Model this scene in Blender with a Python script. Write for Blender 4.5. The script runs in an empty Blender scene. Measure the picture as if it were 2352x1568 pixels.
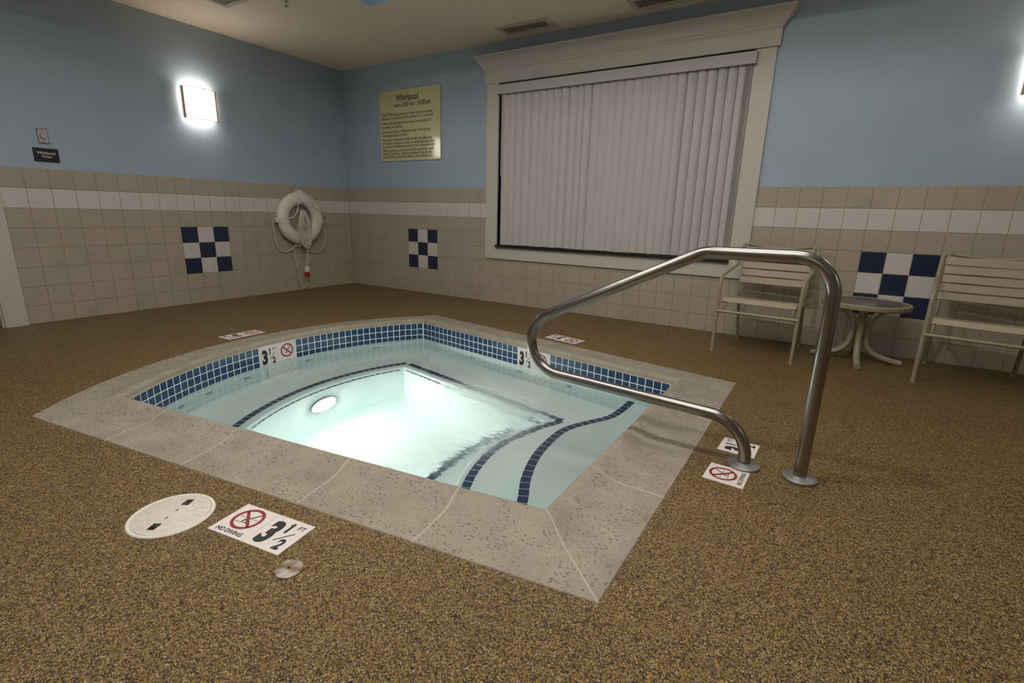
import bpy, bmesh, math, random
from mathutils import Vector, Matrix
from mathutils.geometry import tessellate_polygon
random.seed(7)
C = bpy.context.scene.collection
SC = bpy.context.scene
PI = math.pi
U = 0.1545            # wall tile pitch
H = 2.62              # ceiling height
ZW = -0.138           # water level

# ------------------------------------------------------------------ materials
def newmat(name):
    m = bpy.data.materials.new(name); m.use_nodes = True
    nt = m.node_tree
    return m, nt, nt.nodes['Principled BSDF']
def setp(b, **k):
    names = dict(col='Base Color', rough='Roughness', metal='Metallic', spec='Specular IOR Level', coat='Coat Weight',
                 emis='Emission Color', estr='Emission Strength', trans='Transmission Weight', ior='IOR', croug='Coat Roughness')
    for a, v in k.items():
        if a in ('col', 'emis'): v = (v[0], v[1], v[2], 1)
        b.inputs[names[a]].default_value = v
def N(nt, t, **k):
    n = nt.nodes.new(t)
    for a, v in k.items():
        if a.startswith('i_'): n.inputs[a[2:].replace('_', ' ')].default_value = v
        else: setattr(n, a, v)
    return n
def plain(name, col, rough=.5, metal=0, spec=.5, noise=0.0, nscale=20, bump=0, bscale=200, bdist=.001, **k):
    m, nt, b = newmat(name)
    setp(b, col=col, rough=rough, metal=metal, spec=spec, **k)
    tc = N(nt, 'ShaderNodeTexCoord')
    if noise:
        n = N(nt, 'ShaderNodeTexNoise'); n.inputs['Scale'].default_value = nscale; n.inputs['Detail'].default_value = 4
        nt.links.new(tc.outputs['Object'], n.inputs['Vector'])
        r = N(nt, 'ShaderNodeMapRange'); r.inputs['From Min'].default_value = .3; r.inputs['From Max'].default_value = .7
        r.inputs['To Min'].default_value = 1-noise; r.inputs['To Max'].default_value = 1+noise
        nt.links.new(n.outputs[0], r.inputs[0])
        mx = N(nt, 'ShaderNodeVectorMath', operation='SCALE'); mx.inputs[0].default_value = col
        nt.links.new(r.outputs[0], mx.inputs['Scale']); nt.links.new(mx.outputs[0], b.inputs['Base Color'])
    if bump:
        n = N(nt, 'ShaderNodeTexNoise'); n.inputs['Scale'].default_value = bscale; n.inputs['Detail'].default_value = 3
        nt.links.new(tc.outputs['Object'], n.inputs['Vector'])
        bp = N(nt, 'ShaderNodeBump'); bp.inputs['Strength'].default_value = bump; bp.inputs['Distance'].default_value = bdist
        nt.links.new(n.outputs[0], bp.inputs['Height']); nt.links.new(bp.outputs[0], b.inputs['Normal'])
    return m
def emit(name, col, s):
    m, nt, b = newmat(name); setp(b, col=(0, 0, 0), emis=col, estr=s, rough=.5); return m

M = {}
M['paint'] = plain('blue_wall_paint', (.36, .455, .56), .42, noise=.03, nscale=3, bump=.15, bscale=260, bdist=.0006)
M['ceil'] = plain('cream_ceiling_paint', (.84, .74, .61), .85, noise=.02, nscale=2, bump=.1, bscale=150, bdist=.0006)
M['trim'] = plain('white_trim_paint', (.56, .53, .48), .45, noise=.02, nscale=8)
M['grout'] = plain('tile_grout', (.30, .25, .19), .9)
M['tan'] = plain('tan_glazed_tile', (.43, .375, .305), .2, noise=.06, nscale=5, bump=.04, bscale=25, bdist=.001)
M['wtile'] = plain('white_glazed_tile', (.63, .595, .57), .2, noise=.03, nscale=5, bump=.04, bscale=25, bdist=.001)
M['blind'] = plain('blind_vinyl', (.50, .48, .46), .5, noise=.03, nscale=6)
M['black'] = plain('black_plastic', (.012, .012, .012), .3)
M['ink'] = plain('black_lettering', (.02, .02, .022), .5)
M['white'] = plain('white_plastic', (.72, .69, .64), .4, noise=.03, nscale=15)
M['ringwhite'] = plain('life_ring_vinyl', (.74, .70, .65), .38, noise=.04, nscale=12)
M['rope'] = plain('braided_rope', (.72, .66, .57), .8, bump=.6, bscale=400, bdist=.002)
M['redp'] = plain('red_plastic', (.45, .02, .025), .35)
M['signy'] = plain('pale_yellow_sign', (.68, .625, .37), .08, noise=.02, nscale=4)
M['markw'] = plain('marker_tile_white', (.70, .64, .62), .45, noise=.05, nscale=40)
M['markred'] = plain('marker_red', (.25, .022, .028), .5, noise=.2, nscale=600)
M['plaster'] = plain('pool_plaster', (.765, .885, .88), .6, noise=.03, nscale=4)
M['vent'] = plain('vent_enamel', (.56, .50, .42), .5)
M['ventdark'] = plain('vent_dark', (.02, .017, .013), .8)
M['strap'] = plain('vinyl_strap', (.385, .32, .225), .42, bump=.1, bscale=300, bdist=.0004)
M['frame'] = plain('powdercoat_frame', (.31, .27, .18), .35, bump=.12, bscale=350, bdist=.0004)
M['mortar'] = plain('coping_mortar', (.41, .375, .31), .9, bump=.4, bscale=200, bdist=.001)
M['vinylframe'] = plain('window_frame_vinyl', (.45, .47, .45), .4)
M['lensbrass'] = plain('sconce_metal', (.42, .27, .15), .35, metal=.6)
M['door'] = plain('door_paint', (.30, .26, .22), .5)
M['bluetray'] = plain('blue_soffit_paint', (.20, .31, .43), .5)

def steel(name, base=(.34, .32, .30), rough=.2, stain=False):
    m, nt, b = newmat(name); setp(b, col=base, rough=rough, metal=1)
    tc = N(nt, 'ShaderNodeTexCoord')
    n = N(nt, 'ShaderNodeTexNoise'); n.inputs['Scale'].default_value = 60 if not stain else 25; n.inputs['Detail'].default_value = 5
    nt.links.new(tc.outputs['Object'], n.inputs['Vector'])
    r = N(nt, 'ShaderNodeMapRange'); r.inputs['To Min'].default_value = rough*.7; r.inputs['To Max'].default_value = rough*1.5
    nt.links.new(n.outputs[0], r.inputs[0]); nt.links.new(r.outputs[0], b.inputs['Roughness'])
    if stain:
        cr = N(nt, 'ShaderNodeValToRGB'); cr.color_ramp.elements[0].position = .4; cr.color_ramp.elements[1].position = .62
        cr.color_ramp.elements[0].color = (.20, .12, .06, 1); cr.color_ramp.elements[1].color = base+(1,)
        nt.links.new(n.outputs[0], cr.inputs[0]); nt.links.new(cr.outputs[0], b.inputs['Base Color'])
        b.inputs['Metallic'].default_value = .55
    return m
M['steel'] = steel('brushed_stainless', rough=.22)
M['flange'] = steel('dull_stainless', (.36, .36, .355), .42)
M['disc'] = steel('stained_metal_disc', (.46, .43, .40), .5, True)

def blue_tile(name, c1, c2, sc, rough=.18):
    m, nt, b = newmat(name); setp(b, rough=rough)
    tc = N(nt, 'ShaderNodeTexCoord')
    n = N(nt, 'ShaderNodeTexNoise'); n.inputs['Scale'].default_value = sc; n.inputs['Detail'].default_value = 8; n.inputs['Roughness'].default_value = .7
    n.inputs['Distortion'].default_value = 1.2
    cr = N(nt, 'ShaderNodeValToRGB'); cr.color_ramp.elements[0].position = .3; cr.color_ramp.elements[1].position = .75
    cr.color_ramp.elements[0].color = c1+(1,); cr.color_ramp.elements[1].color = c2+(1,)
    nt.links.new(tc.outputs['Object'], n.inputs['Vector']); nt.links.new(n.outputs[0], cr.inputs[0]); nt.links.new(cr.outputs[0], b.inputs['Base Color'])
    return m
M['btile'] = blue_tile('navy_glazed_tile', (.010, .019, .050), (.026, .043, .092), 25)
M['pooltile'] = blue_tile('pool_blue_tile', (.014, .040, .105), (.036, .078, .165), 12, .15)

def pebble():
    m, nt, b = newmat('epoxy_pebble_floor'); L = nt.links
    tc = N(nt, 'ShaderNodeTexCoord')
    v = N(nt, 'ShaderNodeTexVoronoi'); v.inputs['Scale'].default_value = 265; L.new(tc.outputs['Object'], v.inputs['Vector'])
    sep = N(nt, 'ShaderNodeSeparateColor'); L.new(v.outputs['Color'], sep.inputs[0])
    cr = N(nt, 'ShaderNodeValToRGB'); e = cr.color_ramp.elements
    cols = [(0, (.018, .012, .008)), (.12, (.075, .045, .020)), (.30, (.19, .118, .042)), (.52, (.30, .197, .066)),
            (.70, (.40, .25, .062)), (.84, (.34, .245, .12)), (.94, (.50, .37, .20)), (1, (.62, .50, .34))]
    e[0].position = 0; e[0].color = cols[0][1]+(1,); e[1].position = 1; e[1].color = cols[-1][1]+(1,)
    for p, c in cols[1:-1]:
        x = e.new(p); x.color = c+(1,)
    L.new(sep.outputs[0], cr.inputs[0])
    # gaps between the stones
    gp = N(nt, 'ShaderNodeMapRange'); gp.inputs['From Min'].default_value = .35; gp.inputs['From Max'].default_value = .75
    gp.inputs['To Min'].default_value = 1; gp.inputs['To Max'].default_value = .32
    L.new(v.outputs['Distance'], gp.inputs[0])
    n = N(nt, 'ShaderNodeTexNoise'); n.inputs['Scale'].default_value = 1.3; n.inputs['Detail'].default_value = 5; L.new(tc.outputs['Object'], n.inputs['Vector'])
    r2 = N(nt, 'ShaderNodeMapRange'); r2.inputs['From Min'].default_value = .3; r2.inputs['From Max'].default_value = .7
    r2.inputs['To Min'].default_value = .92; r2.inputs['To Max'].default_value = 1.07; L.new(n.outputs[0], r2.inputs[0])
    mu = N(nt, 'ShaderNodeMath', operation='MULTIPLY'); L.new(gp.outputs[0], mu.inputs[0]); L.new(r2.outputs[0], mu.inputs[1])
    m8 = N(nt, 'ShaderNodeVectorMath', operation='MULTIPLY'); m8.inputs[1].default_value = (.85, .825, .73); L.new(cr.outputs[0], m8.inputs[0])
    sc = N(nt, 'ShaderNodeVectorMath', operation='SCALE'); L.new(m8.outputs[0], sc.inputs[0]); L.new(mu.outputs[0], sc.inputs['Scale'])
    L.new(sc.outputs[0], b.inputs['Base Color'])
    bp = N(nt, 'ShaderNodeBump', invert=True); bp.inputs['Strength'].default_value = .8; bp.inputs['Distance'].default_value = .003
    L.new(v.outputs['Distance'], bp.inputs['Height']); L.new(bp.outputs[0], b.inputs['Normal'])
    b.inputs['Roughness'].default_value = .38; b.inputs['Specular IOR Level'].default_value = .4
    return m
M['pebble'] = pebble()

def coping_mat():
    m, nt, b = newmat('pitted_coping_stone'); L = nt.links
    tc = N(nt, 'ShaderNodeTexCoord')
    n = N(nt, 'ShaderNodeTexNoise'); n.inputs['Scale'].default_value = 6; n.inputs['Detail'].default_value = 8; n.inputs['Roughness'].default_value = .65
    L.new(tc.outputs['Object'], n.inputs['Vector'])
    cr = N(nt, 'ShaderNodeValToRGB'); e = cr.color_ramp.elements
    e[0].position = .3; e[0].color = (.25, .215, .165, 1); e[1].position = .72; e[1].color = (.36, .32, .255, 1)
    L.new(n.outputs[0], cr.inputs[0])
    # pits, drawn out in one direction
    mp = N(nt, 'ShaderNodeMapping'); mp.inputs['Scale'].default_value = (85, 150, 60); mp.inputs['Rotation'].default_value = (0, 0, .5)
    L.new(tc.outputs['Object'], mp.inputs[0])
    v = N(nt, 'ShaderNodeTexVoronoi', voronoi_dimensions='2D'); v.inputs['Scale'].default_value = 1; v.inputs['Randomness'].default_value = 1
    wn = N(nt, 'ShaderNodeTexNoise'); wn.inputs['Scale'].default_value = 2.2; wn.inputs['Detail'].default_value = 2
    L.new(mp.outputs[0], wn.inputs['Vector'])
    ad = N(nt, 'ShaderNodeVectorMath', operation='ADD'); L.new(mp.outputs[0], ad.inputs[0]); L.new(wn.outputs[1], ad.inputs[1])
    L.new(ad.outputs[0], v.inputs['Vector'])
    sep = N(nt, 'ShaderNodeSeparateColor'); L.new(v.outputs['Color'], sep.inputs[0])
    n3 = N(nt, 'ShaderNodeTexNoise'); n3.inputs['Scale'].default_value = 7; n3.inputs['Detail'].default_value = 2; L.new(tc.outputs['Object'], n3.inputs['Vector'])
    # pit radius from the cell's random value and a slow mask
    rr = N(nt, 'ShaderNodeMapRange'); rr.inputs['From Min'].default_value = .60; rr.inputs['From Max'].default_value = 1.0
    rr.inputs['To Min'].default_value = 0; rr.inputs['To Max'].default_value = .50; L.new(sep.outputs[0], rr.inputs[0])
    mk = N(nt, 'ShaderNodeMapRange'); mk.inputs['From Min'].default_value = .25; mk.inputs['From Max'].default_value = .52; L.new(n3.outputs[0], mk.inputs[0])
    m1 = N(nt, 'ShaderNodeMath', operation='MULTIPLY'); L.new(rr.outputs[0], m1.inputs[0]); L.new(mk.outputs[0], m1.inputs[1])
    sb = N(nt, 'ShaderNodeMath', operation='SUBTRACT'); L.new(m1.outputs[0], sb.inputs[0]); L.new(v.outputs['Distance'], sb.inputs[1])
    pit = N(nt, 'ShaderNodeMapRange'); pit.inputs['From Min'].default_value = 0; pit.inputs['From Max'].default_value = .08; L.new(sb.outputs[0], pit.inputs[0])
    # fine speckle
    n4 = N(nt, 'ShaderNodeTexNoise'); n4.inputs['Scale'].default_value = 330; n4.inputs['Detail'].default_value = 2; L.new(tc.outputs['Object'], n4.inputs['Vector'])
    sp = N(nt, 'ShaderNodeMapRange'); sp.inputs['From Min'].default_value = .3; sp.inputs['From Max'].default_value = .5
    sp.inputs['To Min'].default_value = .78; sp.inputs['To Max'].default_value = 1; L.new(n4.outputs[0], sp.inputs[0])
    s1 = N(nt, 'ShaderNodeVectorMath', operation='SCALE'); L.new(cr.outputs[0], s1.inputs[0]); L.new(sp.outputs[0], s1.inputs['Scale'])
    mx = N(nt, 'ShaderNodeMix', data_type='RGBA'); ge = N(nt, 'ShaderNodeNewGeometry'); sx_ = N(nt, 'ShaderNodeSeparateXYZ'); L.new(ge.outputs['True Normal'], sx_.inputs[0])
    up_ = N(nt, 'ShaderNodeMapRange'); up_.inputs['From Min'].default_value = .55; up_.inputs['From Max'].default_value = .93; L.new(sx_.outputs[2], up_.inputs[0])
    pm = N(nt, 'ShaderNodeMath', operation='MULTIPLY'); L.new(pit.outputs[0], pm.inputs[0]); L.new(up_.outputs[0], pm.inputs[1]); pit = pm
    L.new(pit.outputs[0], mx.inputs[0]); L.new(s1.outputs[0], mx.inputs[6]); mx.inputs[7].default_value = (.13, .105, .07, 1)
    L.new(mx.outputs[2], b.inputs['Base Color'])
    iv = N(nt, 'ShaderNodeMath', operation='SUBTRACT'); iv.inputs[0].default_value = 1; L.new(pit.outputs[0], iv.inputs[1])
    bp = N(nt, 'ShaderNodeBump'); bp.inputs['Strength'].default_value = .7; bp.inputs['Distance'].default_value = .002
    L.new(iv.outputs[0], bp.inputs['Height'])
    bp2 = N(nt, 'ShaderNodeBump'); bp2.inputs['Strength'].default_value = .25; bp2.inputs['Distance'].default_value = .001
    L.new(n4.outputs[0], bp2.inputs['Height']); L.new(bp.outputs[0], bp2.inputs['Normal'])
    L.new(bp2.outputs[0], b.inputs['Normal']); b.inputs['Roughness'].default_value = .75
    return m
M['coping'] = coping_mat()

def water_mat():
    m = bpy.data.materials.new('spa_water'); m.use_nodes = True; nt = m.node_tree; L = nt.links
    nt.nodes.remove(nt.nodes['Principled BSDF'])
    out = nt.nodes['Material Output']
    tc = N(nt, 'ShaderNodeTexCoord')
    # churned patch over the footwell and towards the far right
    mp = N(nt, 'ShaderNodeMapping'); mp.inputs['Location'].default_value = (-3.80/.62, 2.55/.9, 0); mp.inputs['Scale'].default_value = (1/.62, 1/.9, 0)
    L.new(tc.outputs['Object'], mp.inputs[0])
    nz = N(nt, 'ShaderNodeTexNoise'); nz.inputs['Scale'].default_value = 2.5; nz.inputs['Detail'].default_value = 3; L.new(tc.outputs['Object'], nz.inputs['Vector'])
    ln = N(nt, 'ShaderNodeVectorMath', operation='LENGTH'); L.new(mp.outputs[0], ln.inputs[0])
    ad = N(nt, 'ShaderNodeMath', operation='MULTIPLY_ADD'); L.new(nz.outputs[0], ad.inputs[0]); ad.inputs[1].default_value = .5; L.new(ln.outputs['Value'], ad.inputs[2])
    mk = N(nt, 'ShaderNodeMapRange', interpolation_type='SMOOTHERSTEP'); mk.inputs['From Min'].default_value = 1.25; mk.inputs['From Max'].default_value = .65
    mk.inputs['To Min'].default_value = 0; mk.inputs['To Max'].default_value = 1
    L.new(ad.outputs[0], mk.inputs[0])
    ro = N(nt, 'ShaderNodeMapRange'); ro.inputs['To Min'].default_value = .0; ro.inputs['To Max'].default_value = .17; L.new(mk.outputs[0], ro.inputs[0])
    w1 = N(nt, 'ShaderNodeTexNoise'); w1.inputs['Scale'].default_value = 9; w1.inputs['Detail'].default_value = 3
    mp2 = N(nt, 'ShaderNodeMapping'); mp2.inputs['Scale'].default_value = (1, 2.2, 1); mp2.inputs['Rotation'].default_value = (0, 0, .5)
    L.new(tc.outputs['Object'], mp2.inputs[0]); L.new(mp2.outputs[0], w1.inputs['Vector'])
    bs = N(nt, 'ShaderNodeMapRange'); bs.inputs['To Min'].default_value = .035; bs.inputs['To Max'].default_value = .6; L.new(mk.outputs[0], bs.inputs[0])
    bp = N(nt, 'ShaderNodeBump'); bp.inputs['Distance'].default_value = .012; L.new(w1.outputs[0], bp.inputs['Height']); L.new(bs.outputs[0], bp.inputs['Strength'])
    g = N(nt, 'ShaderNodeBsdfGlass'); g.inputs['IOR'].default_value = 1.333; g.inputs['Color'].default_value = (.965, .995, .99, 1)
    L.new(ro.outputs[0], g.inputs['Roughness']); L.new(bp.outputs[0], g.inputs['Normal'])
    # aerated water: a thin milky share
    df = N(nt, 'ShaderNodeBsdfTranslucent'); df.inputs['Color'].default_value = (.95, .98, .97, 1)
    mf = N(nt, 'ShaderNodeMath', operation='MULTIPLY'); L.new(mk.outputs[0], mf.inputs[0]); mf.inputs[1].default_value = .32
    mx = N(nt, 'ShaderNodeMixShader'); L.new(mf.outputs[0], mx.inputs[0]); L.new(g.outputs[0], mx.inputs[1]); L.new(df.outputs[0], mx.inputs[2])
    L.new(mx.outputs[0], out.inputs['Surface'])
    return m
M['water'] = water_mat()
def glass(name, col, rough, ior=1.45):
    m, nt, b = newmat(name); setp(b, col=col, rough=rough, trans=1, ior=ior); return m
M['pane'] = glass('window_glass', (.8, .85, .85), .0)
M['tabglass'] = glass('obscure_table_glass', (.75, .72, .72), .22)
n_ = M['tabglass'].node_tree; bb = n_.nodes['Principled BSDF']
tc = N(n_, 'ShaderNodeTexCoord'); nn = N(n_, 'ShaderNodeTexVoronoi'); nn.inputs['Scale'].default_value = 90; bq = N(n_, 'ShaderNodeBump'); bq.inputs['Distance'].default_value = .002; bq.inputs['Strength'].default_value = .5
n_.links.new(tc.outputs['Object'], nn.inputs['Vector']); n_.links.new(nn.outputs['Distance'], bq.inputs['Height']); n_.links.new(bq.outputs[0], bb.inputs['Normal'])

# ------------------------------------------------------------------ mesh helpers
def mesh_obj(name, verts, faces, mats, parent=None, midx=None, smooth=False, auto=None):
    me = bpy.data.meshes.new(name)
    me.from_pydata([tuple(v) for v in verts], [], [tuple(f) for f in faces])
    for m in (mats if isinstance(mats, (list, tuple)) else [mats]): me.materials.append(m)
    if midx:
        for p, i in zip(me.polygons, midx): p.material_index = i
    bm = bmesh.new(); bm.from_mesh(me)
    bmesh.ops.recalc_face_normals(bm, faces=bm.faces)
    if auto is not None:
        for f in bm.faces: f.smooth = True
        for e in bm.edges:
            if len(e.link_faces) == 2 and e.calc_face_angle(0) > auto: e.smooth = False
    bm.to_mesh(me); bm.free()
    if smooth:
        for p in me.polygons: p.use_smooth = True
    o = bpy.data.objects.new(name, me); C.objects.link(o)
    if parent: o.parent = parent
    return o
class MB:
    def __init__(s): s.v = []; s.f = []; s.m = []
    def add(s, v, f, mi=0):
        b = len(s.v); s.v += [Vector(x) for x in v]; s.f += [tuple(i+b for i in q) for q in f]; s.m += [mi]*len(f); return s
    def box(s, a, b, mi=0, bev=0):
        x0, y0, z0 = a; x1, y1, z1 = b
        if bev <= 0:
            return s.add([(x0, y0, z0), (x1, y0, z0), (x1, y1, z0), (x0, y1, z0), (x0, y0, z1), (x1, y0, z1), (x1, y1, z1), (x0, y1, z1)],
                  [(0, 3, 2, 1), (4, 5, 6, 7), (0, 1, 5, 4), (1, 2, 6, 5), (2, 3, 7, 6), (3, 0, 4, 7)], mi)
        bm = bmesh.new(); bmesh.ops.create_cube(bm, size=1)
        for v in bm.verts: v.co = Vector(((x0+x1)/2+v.co.x*(x1-x0), (y0+y1)/2+v.co.y*(y1-y0), (z0+z1)/2+v.co.z*(z1-z0)))
        bmesh.ops.bevel(bm, geom=bm.edges[:], offset=bev, segments=2, profile=.6, affect='EDGES')
        bm.verts.index_update(); s.add([v.co.copy() for v in bm.verts], [[v.index for v in f.verts] for f in bm.faces], mi); bm.free(); return s
    def tube(s, pts, r, seg=12, mi=0, closed=False, cap=True, sx=1, sy=1, up=None, dome=False):
        pts = [Vector(p) for p in pts]; n = len(pts)
        rs = r if isinstance(r, (list, tuple)) else [r]*n
        T = []
        for i in range(n):
            a = pts[(i-1) % n] if (closed or i > 0) else pts[i]; b = pts[(i+1) % n] if (closed or i < n-1) else pts[i]
            T.append((b-a).normalized())
        ref = Vector(up) if up else (Vector((0, 0, 1)) if abs(T[0].z) < .9 else Vector((1, 0, 0)))
        nx = (ref-T[0]*ref.dot(T[0])).normalized(); base = len(s.v); prev = T[0]
        for i in range(n):
            if up: nx = (ref-T[i]*ref.dot(T[i])).normalized()
            else:
                q = prev.rotation_difference(T[i]); nx = q @ nx; nx = (nx-T[i]*nx.dot(T[i])).normalized()
            prev = T[i]; ny = T[i].cross(nx)
            for k in range(seg):
                a = 2*PI*k/seg; s.v.append(pts[i]+nx*math.cos(a)*rs[i]*sx+ny*math.sin(a)*rs[i]*sy)
        m = n if closed else n-1
        for i in range(m):
            for k in range(seg):
                a = base+i*seg+k; b = base+i*seg+(k+1) % seg; c = base+((i+1) % n)*seg+(k+1) % seg; d = base+((i+1) % n)*seg+k
                s.f.append((a, b, c, d)); s.m.append(mi)
        if cap and not closed:
            s.f.append(tuple(base+k for k in range(seg))[::-1]); s.m.append(mi)
            s.f.append(tuple(base+(n-1)*seg+k for k in range(seg))); s.m.append(mi)
        return s
    def lathe(s, prof, seg=32, mi=0, center=(0, 0, 0), mat=None):
        mat = mat or Matrix.Identity(4); c = Vector(center); base = len(s.v); n = len(prof)
        for r, z in prof:
            for k in range(seg):
                a = 2*PI*k/seg; s.v.append(mat @ Vector((r*math.cos(a), r*math.sin(a), z))+c)
        for i in range(n-1):
            for k in range(seg):
                s.f.append((base+i*seg+k, base+i*seg+(k+1) % seg, base+(i+1)*seg+(k+1) % seg, base+(i+1)*seg+k)); s.m.append(mi)
        s.f.append(tuple(base+k for k in range(seg))[::-1]); s.m.append(mi)
        s.f.append(tuple(base+(n-1)*seg+k for k in range(seg))); s.m.append(mi)
        return s
    def poly(s, outer, z, holes=(), mi=0, th=0):
        loops = [[Vector((p[0], p[1], 0)) for p in outer]]+[[Vector((p[0], p[1], 0)) for p in h] for h in holes]
        tris = tessellate_polygon(loops); flat = [p for l in loops for p in l]
        s.add([(p.x, p.y, z) for p in flat], tris, mi)
        if th:
            s.add([(p.x, p.y, z-th) for p in flat], tris, mi)
            for l in loops:
                n = len(l); s.add([(p.x, p.y, z) for p in l]+[(p.x, p.y, z-th) for p in l], [(i, (i+1) % n, n+(i+1) % n, n+i) for i in range(n)], mi)
        return s
    def obj(s, name, mats, parent=None, smooth=False, auto=None):
        return mesh_obj(name, s.v, s.f, mats, parent, s.m, smooth, auto)
def fillet(P, rad, seg=8):
    P = [Vector(p) for p in P]; out = [P[0]]
    for i in range(1, len(P)-1):
        r = rad[i-1] if isinstance(rad, (list, tuple)) else rad
        a = (P[i-1]-P[i]).normalized(); b = (P[i+1]-P[i]).normalized()
        ang = a.angle(b)
        if r <= 0 or ang > PI-.01: out.append(P[i]); continue
        t = r/math.tan(ang/2); bis = (a+b).normalized(); c = P[i]+bis*(r/math.sin(ang/2))
        p0 = P[i]+a*t; p1 = P[i]+b*t; v0 = p0-c; v1 = p1-c; tot = v0.angle(v1); ax = v0.cross(v1).normalized()
        k = max(2, int(seg*tot/(PI/2))+1)
        for j in range(k+1): out.append(c+Matrix.Rotation(tot*j/k, 3, ax) @ v0)
    out.append(P[-1]); return out
def crom(P, k=6, closed=False):
    P = [Vector(p) for p in P]; out = []; n = len(P)
    rng = range(n if closed else n-1)
    for i in rng:
        p0 = P[(i-1) % n] if (closed or i > 0) else P[i]; p1 = P[i]; p2 = P[(i+1) % n]; p3 = P[(i+2) % n] if (closed or i+2 < n) else p2
        for j in range(k):
            t = j/k; out.append(.5*((2*p1)+(p2-p0)*t+(2*p0-5*p1+4*p2-p3)*t*t+(3*p1-p0-3*p2+p3)*t**3))
    if not closed: out.append(P[-1])
    return out
def empty(name, loc, rz=0, rot=None):
    o = bpy.data.objects.new(name, None); C.objects.link(o); o.location = loc
    o.rotation_euler = rot or (0, 0, rz); o.empty_display_size = .1; return o
def tag(o, label=None, cat=None, group=None, kind=None):
    if label: o['label'] = label
    if cat: o['category'] = cat
    if group: o['group'] = group
    if kind: o['kind'] = kind
    return o
def text(name, s, size, mat, parent, loc=(0, 0, 0), align='CENTER', bold=0., sx=1., spacing=1., ext=.0003, shear=0, line=1., rot=(0, 0, 0)):
    cu = bpy.data.curves.new(name, 'FONT'); cu.body = s; cu.size = size; cu.align_x = align; cu.align_y = 'TOP_BASELINE'
    cu.offset = bold; cu.extrude = ext; cu.space_character = spacing; cu.space_line = line; cu.shear = shear; cu.resolution_u = 4
    t = bpy.data.objects.new(name+'_c', cu); C.objects.link(t)
    dg = bpy.context.evaluated_depsgraph_get(); me = bpy.data.meshes.new_from_object(t.evaluated_get(dg))
    bpy.data.objects.remove(t); bpy.data.curves.remove(cu)
    me.transform(Matrix.Translation(loc) @ Matrix.Rotation(rot[2], 4, 'Z') @ Matrix.Diagonal((sx, 1, 1, 1)))
    me.materials.clear(); me.materials.append(mat)
    o = bpy.data.objects.new(name, me); C.objects.link(o); o.parent = parent; return o
def copy_tree(o, parent=None):
    c = o.copy(); C.objects.link(c)
    if parent: c.parent = parent
    for ch in [x for x in bpy.data.objects if x.parent == o and x != c]: copy_tree(ch, c)
    return c

# ------------------------------------------------------------------ camera
fw = Vector((-0.51012892, 0.82278072, -0.25060002)); rt = Vector((0.84622642, 0.5322424, 0.02487719)); up = rt.cross(fw)
cam = bpy.data.cameras.new('camera'); co = bpy.data.objects.new('camera', cam); C.objects.link(co)
mw = Matrix((rt, up, -fw)).transposed().to_4x4(); mw.translation = (5.3987, -4.5698, .9751); co.matrix_world = mw
cam.sensor_width = 36; cam.lens = 1136.35/2352*36; cam.clip_start = .02; SC.camera = co

# ------------------------------------------------------------------ spa outline
PA, PB, PC, PD = Vector((2.375, -3.934)), Vector((5.039, -3.532)), Vector((5.054, -1.39)), Vector((2.295, -.961))
def circ(a, b, c):
    d = 2*(a.x*(b.y-c.y)+b.x*(c.y-a.y)+c.x*(a.y-b.y))
    ux = (a.length_squared*(b.y-c.y)+b.length_squared*(c.y-a.y)+c.length_squared*(a.y-b.y))/d
    uy = (a.length_squared*(c.x-b.x)+b.length_squared*(a.x-c.x)+c.length_squared*(b.x-a.x))/d
    return Vector((ux, uy)), (a-Vector((ux, uy))).length
CC, RR = circ(PA, Vector((1.745, -2.43)), PD)
def lin(a, b, d):                       # line a->b moved d to its left (inside, loop runs counter-clockwise)
    t = (b-a).normalized(); n = Vector((-t.y, t.x)); return a+n*d, t
def ll(p, t, q, s):
    k = ((q-p).x*s.y-(q-p).y*s.x)/(t.x*s.y-t.y*s.x); return p+t*k
def lc(p, t, r, near):
    w = p-CC; b = w.dot(t); c = w.length_squared-r*r; q = math.sqrt(b*b-c)
    return min((p+t*(-b+q), p+t*(-b-q)), key=lambda x: (x-near).length)
def corners(d):
    ab = lin(PA, PB, d); bc = lin(PB, PC, d); cd = lin(PC, PD, d)
    return [lc(*ab, RR-d, PA), ll(*ab, *bc), ll(*bc, *cd), lc(*cd, RR-d, PD)]
def side(k, t, d):
    c = corners(d)
    if k < 3: return c[k].lerp(c[k+1], t)
    a0 = math.atan2(*(c[3]-CC).yx); a1 = math.atan2(*(c[0]-CC).yx)
    if a1 < a0: a1 += 2*PI
    a = a0+(a1-a0)*t; return CC+Vector((math.cos(a), math.sin(a)))*(RR-d)
def loop(d, ns=(1, 1, 1, 48)):
    return [side(k, i/ns[k], d) for k in range(4) for i in range(ns[k])]
def side_len(k, d):
    P = [side(k, i/40, d) for i in range(41)]; return sum((P[i+1]-P[i]).length for i in range(40))
def tval(k, p, d):                      # parameter of the point of side k nearest to p
    return min((i/1000 for i in range(1001)), key=lambda t: (side(k, t, d)-Vector(p)).length)

# ------------------------------------------------------------------ setting: floor, walls, ceiling
XR, YF = 8.6, -7.2
mb = MB(); mb.poly([(-.6, YF), (XR, YF), (XR, .0), (-.6, .0)], 0, [loop(.02)], th=.12)
floor = mb.obj('floor', M['pebble']); tag(floor, kind='structure')

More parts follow.
